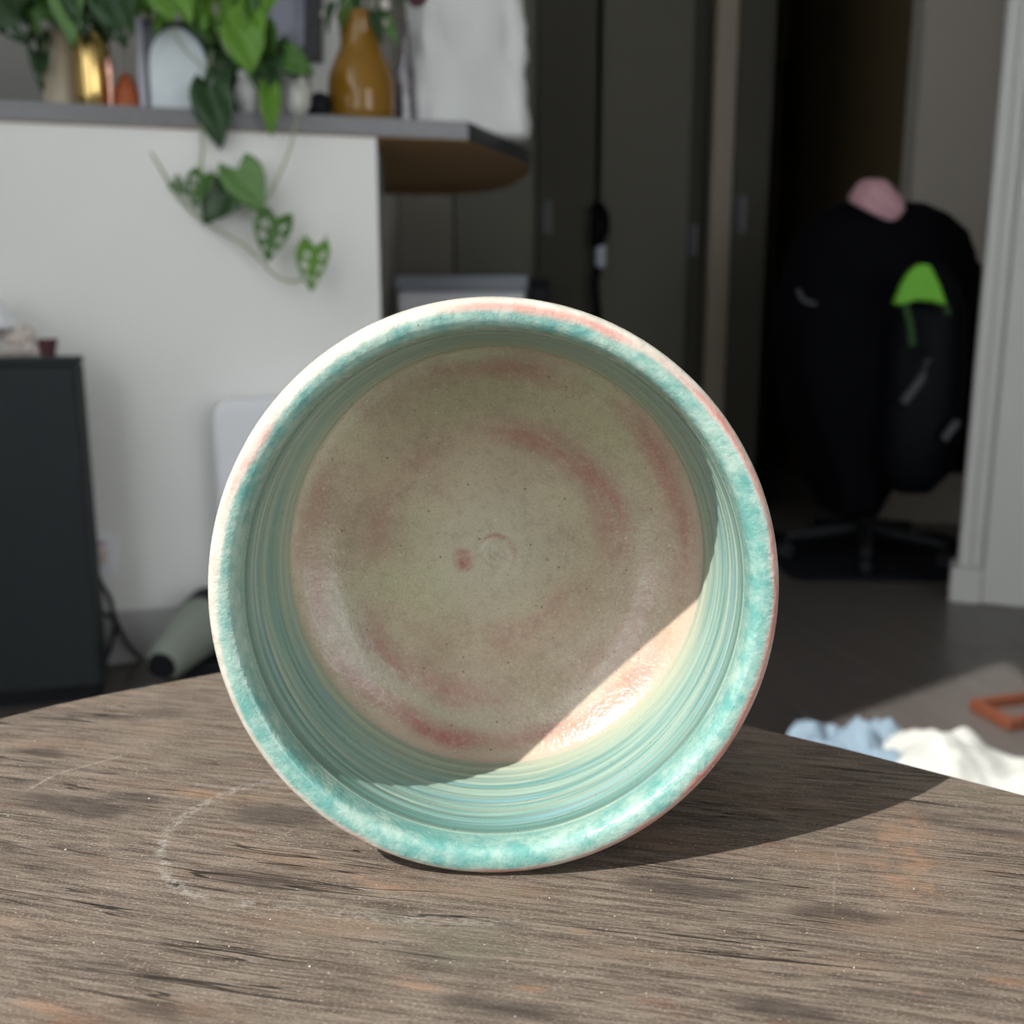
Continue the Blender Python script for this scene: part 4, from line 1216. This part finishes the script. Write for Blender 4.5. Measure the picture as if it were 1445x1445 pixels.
mesh_obj('lime_strap', tube_bm([at(1334, 430, yq) - L0, at(1338, 445, yq) - L0], .007, 8), simple('dark_lime_webbing', (0.010, 0.045, 0.006), .7), rs_)
mesh_obj('strap', tube_bm([at(1302, 448, yq) - L0, at(1303, 490, yq) - L0, at(1308, 505, yq) - L0], .012, 8), M['coat2'], rs_)
mesh_obj('grey_strap', tube_bm([at(1310, 505, yq) - L0, at(1300, 535, yq) - L0, at(1275, 568, yq) - L0], .011, 8), M['greystrap'], rs_)
mesh_obj('grey_strap', tube_bm([at(1352, 594, yq + .02) - L0, at(1332, 620, yq + .02) - L0], .011, 8), M['greystrap'], rs_)

# pink knitted hat on top of the coats
bm = bmesh.new()
bmesh.ops.create_icosphere(bm, subdivisions=4, radius=1)
for v in bm.verts:
    c = v.co.copy()
    k = 1 + .10 * noise.noise(c * 2.3)
    v.co = Vector((c.x * .074 * k, c.y * .07 * k, max(c.z, -.35) * .052 * k * (1 - .25 * c.x)))
ph = at(1240, 288, CYc - .10)
hat = thing('knit_hat', 'dusty pink knitted hat lying on top of the black coat', 'hat', ph)
hat.rotation_euler = (math.radians(14), math.radians(24), 0)
mesh_obj('crown', bm, M['pink_knit'], hat, smooth=True)
mesh_obj('brim', lathe_bm([(.066, -.026), (.074, -.022), (.076, -.010), (.070, -.004), (.064, -.012)], 36), M['pink_knit'], hat, smooth=True)

# ================================================================== FLOOR ITEMS AT THE RIGHT
def crumple(name, label, cat, c, rx, ry, hz, mat, seed, rot=0.0):
    bm = bmesh.new()
    nu = 44
    g = {}
    for i in range(nu + 1):
        for j in range(nu + 1):
            u, v = i / nu * 2 - 1, j / nu * 2 - 1
            rad = math.hypot(u, v)
            edge = 1 + .22 * noise.noise(Vector((u * 1.6, v * 1.6, seed)))
            f = max(0.0, 1 - (max(abs(u), abs(v)) ** 2.2))
            hgt_ = hz * f ** .6 * (.55 + .75 * noise.noise(Vector((u * 2.2, v * 2.2, seed + 5))) + .35 * abs(noise.noise(Vector((u * 6, v * 6, seed + 9)))))
            g[i, j] = bm.verts.new((u * rx * edge * (1 - .18 * abs(v) ** 2), v * ry * edge * (1 - .18 * abs(u) ** 2), max(.002, hgt_)))
    for i in range(nu):
        for j in range(nu):
            bm.faces.new((g[i, j], g[i + 1, j], g[i + 1, j + 1], g[i, j + 1]))
    bmesh.ops.solidify(bm, geom=bm.faces[:], thickness=.002)
    bmesh.ops.recalc_face_normals(bm, faces=bm.faces)
    lo = min(v.co.z for v in bm.verts)
    for v in bm.verts:
        v.co.z -= lo
    o = mesh_obj(name, bm, mat, smooth=True, loc=c)
    o.rotation_euler = (0, 0, rot)
    return tag(o, label, cat)
q = at_z(1345, 1105, .02)
crumple('fleece_blanket', 'crumpled white fleece on the floor beyond the table edge', 'blanket', (q.x + .02, q.y, .001), .19, .13, .085, M['cloth_white'], 3.3, math.radians(-30))
q = at_z(1235, 1075, .02)
crumple('blue_cloth', 'crumpled pale blue cloth beside the white fleece', 'cloth', (q.x - .03, q.y + .035, .001), .11, .09, .075, M['cloth_blue'], 8.1, math.radians(-20))

q = at_z(1366, 1002, 0.001)
q2 = at_z(1424, 1033, 0.001)
Lt = (q2 - q).length
tr = thing('wooden_tray', 'red-brown wooden tray with raised rim on the floor at right', 'tray', (q.x, q.y, .001), math.atan2(q2.y - q.y, q2.x - q.x))
Wt = 0.24
mesh_obj('rim_board', box_bm(0, Lt, 0, .014, 0, .022, .002), M['redwood'], tr)
mesh_obj('rim_board', box_bm(0, Lt, Wt - .014, Wt, 0, .022, .002), M['redwood'], tr)
mesh_obj('rim_board', box_bm(0, .014, .014, Wt - .014, 0, .022, .002), M['redwood'], tr)
mesh_obj('rim_board', box_bm(Lt - .014, Lt, .014, Wt - .014, 0, .022, .002), M['redwood'], tr)
mesh_obj('base', box_bm(.014, Lt - .014, .014, Wt - .014, 0, .003), M['floor'], tr)
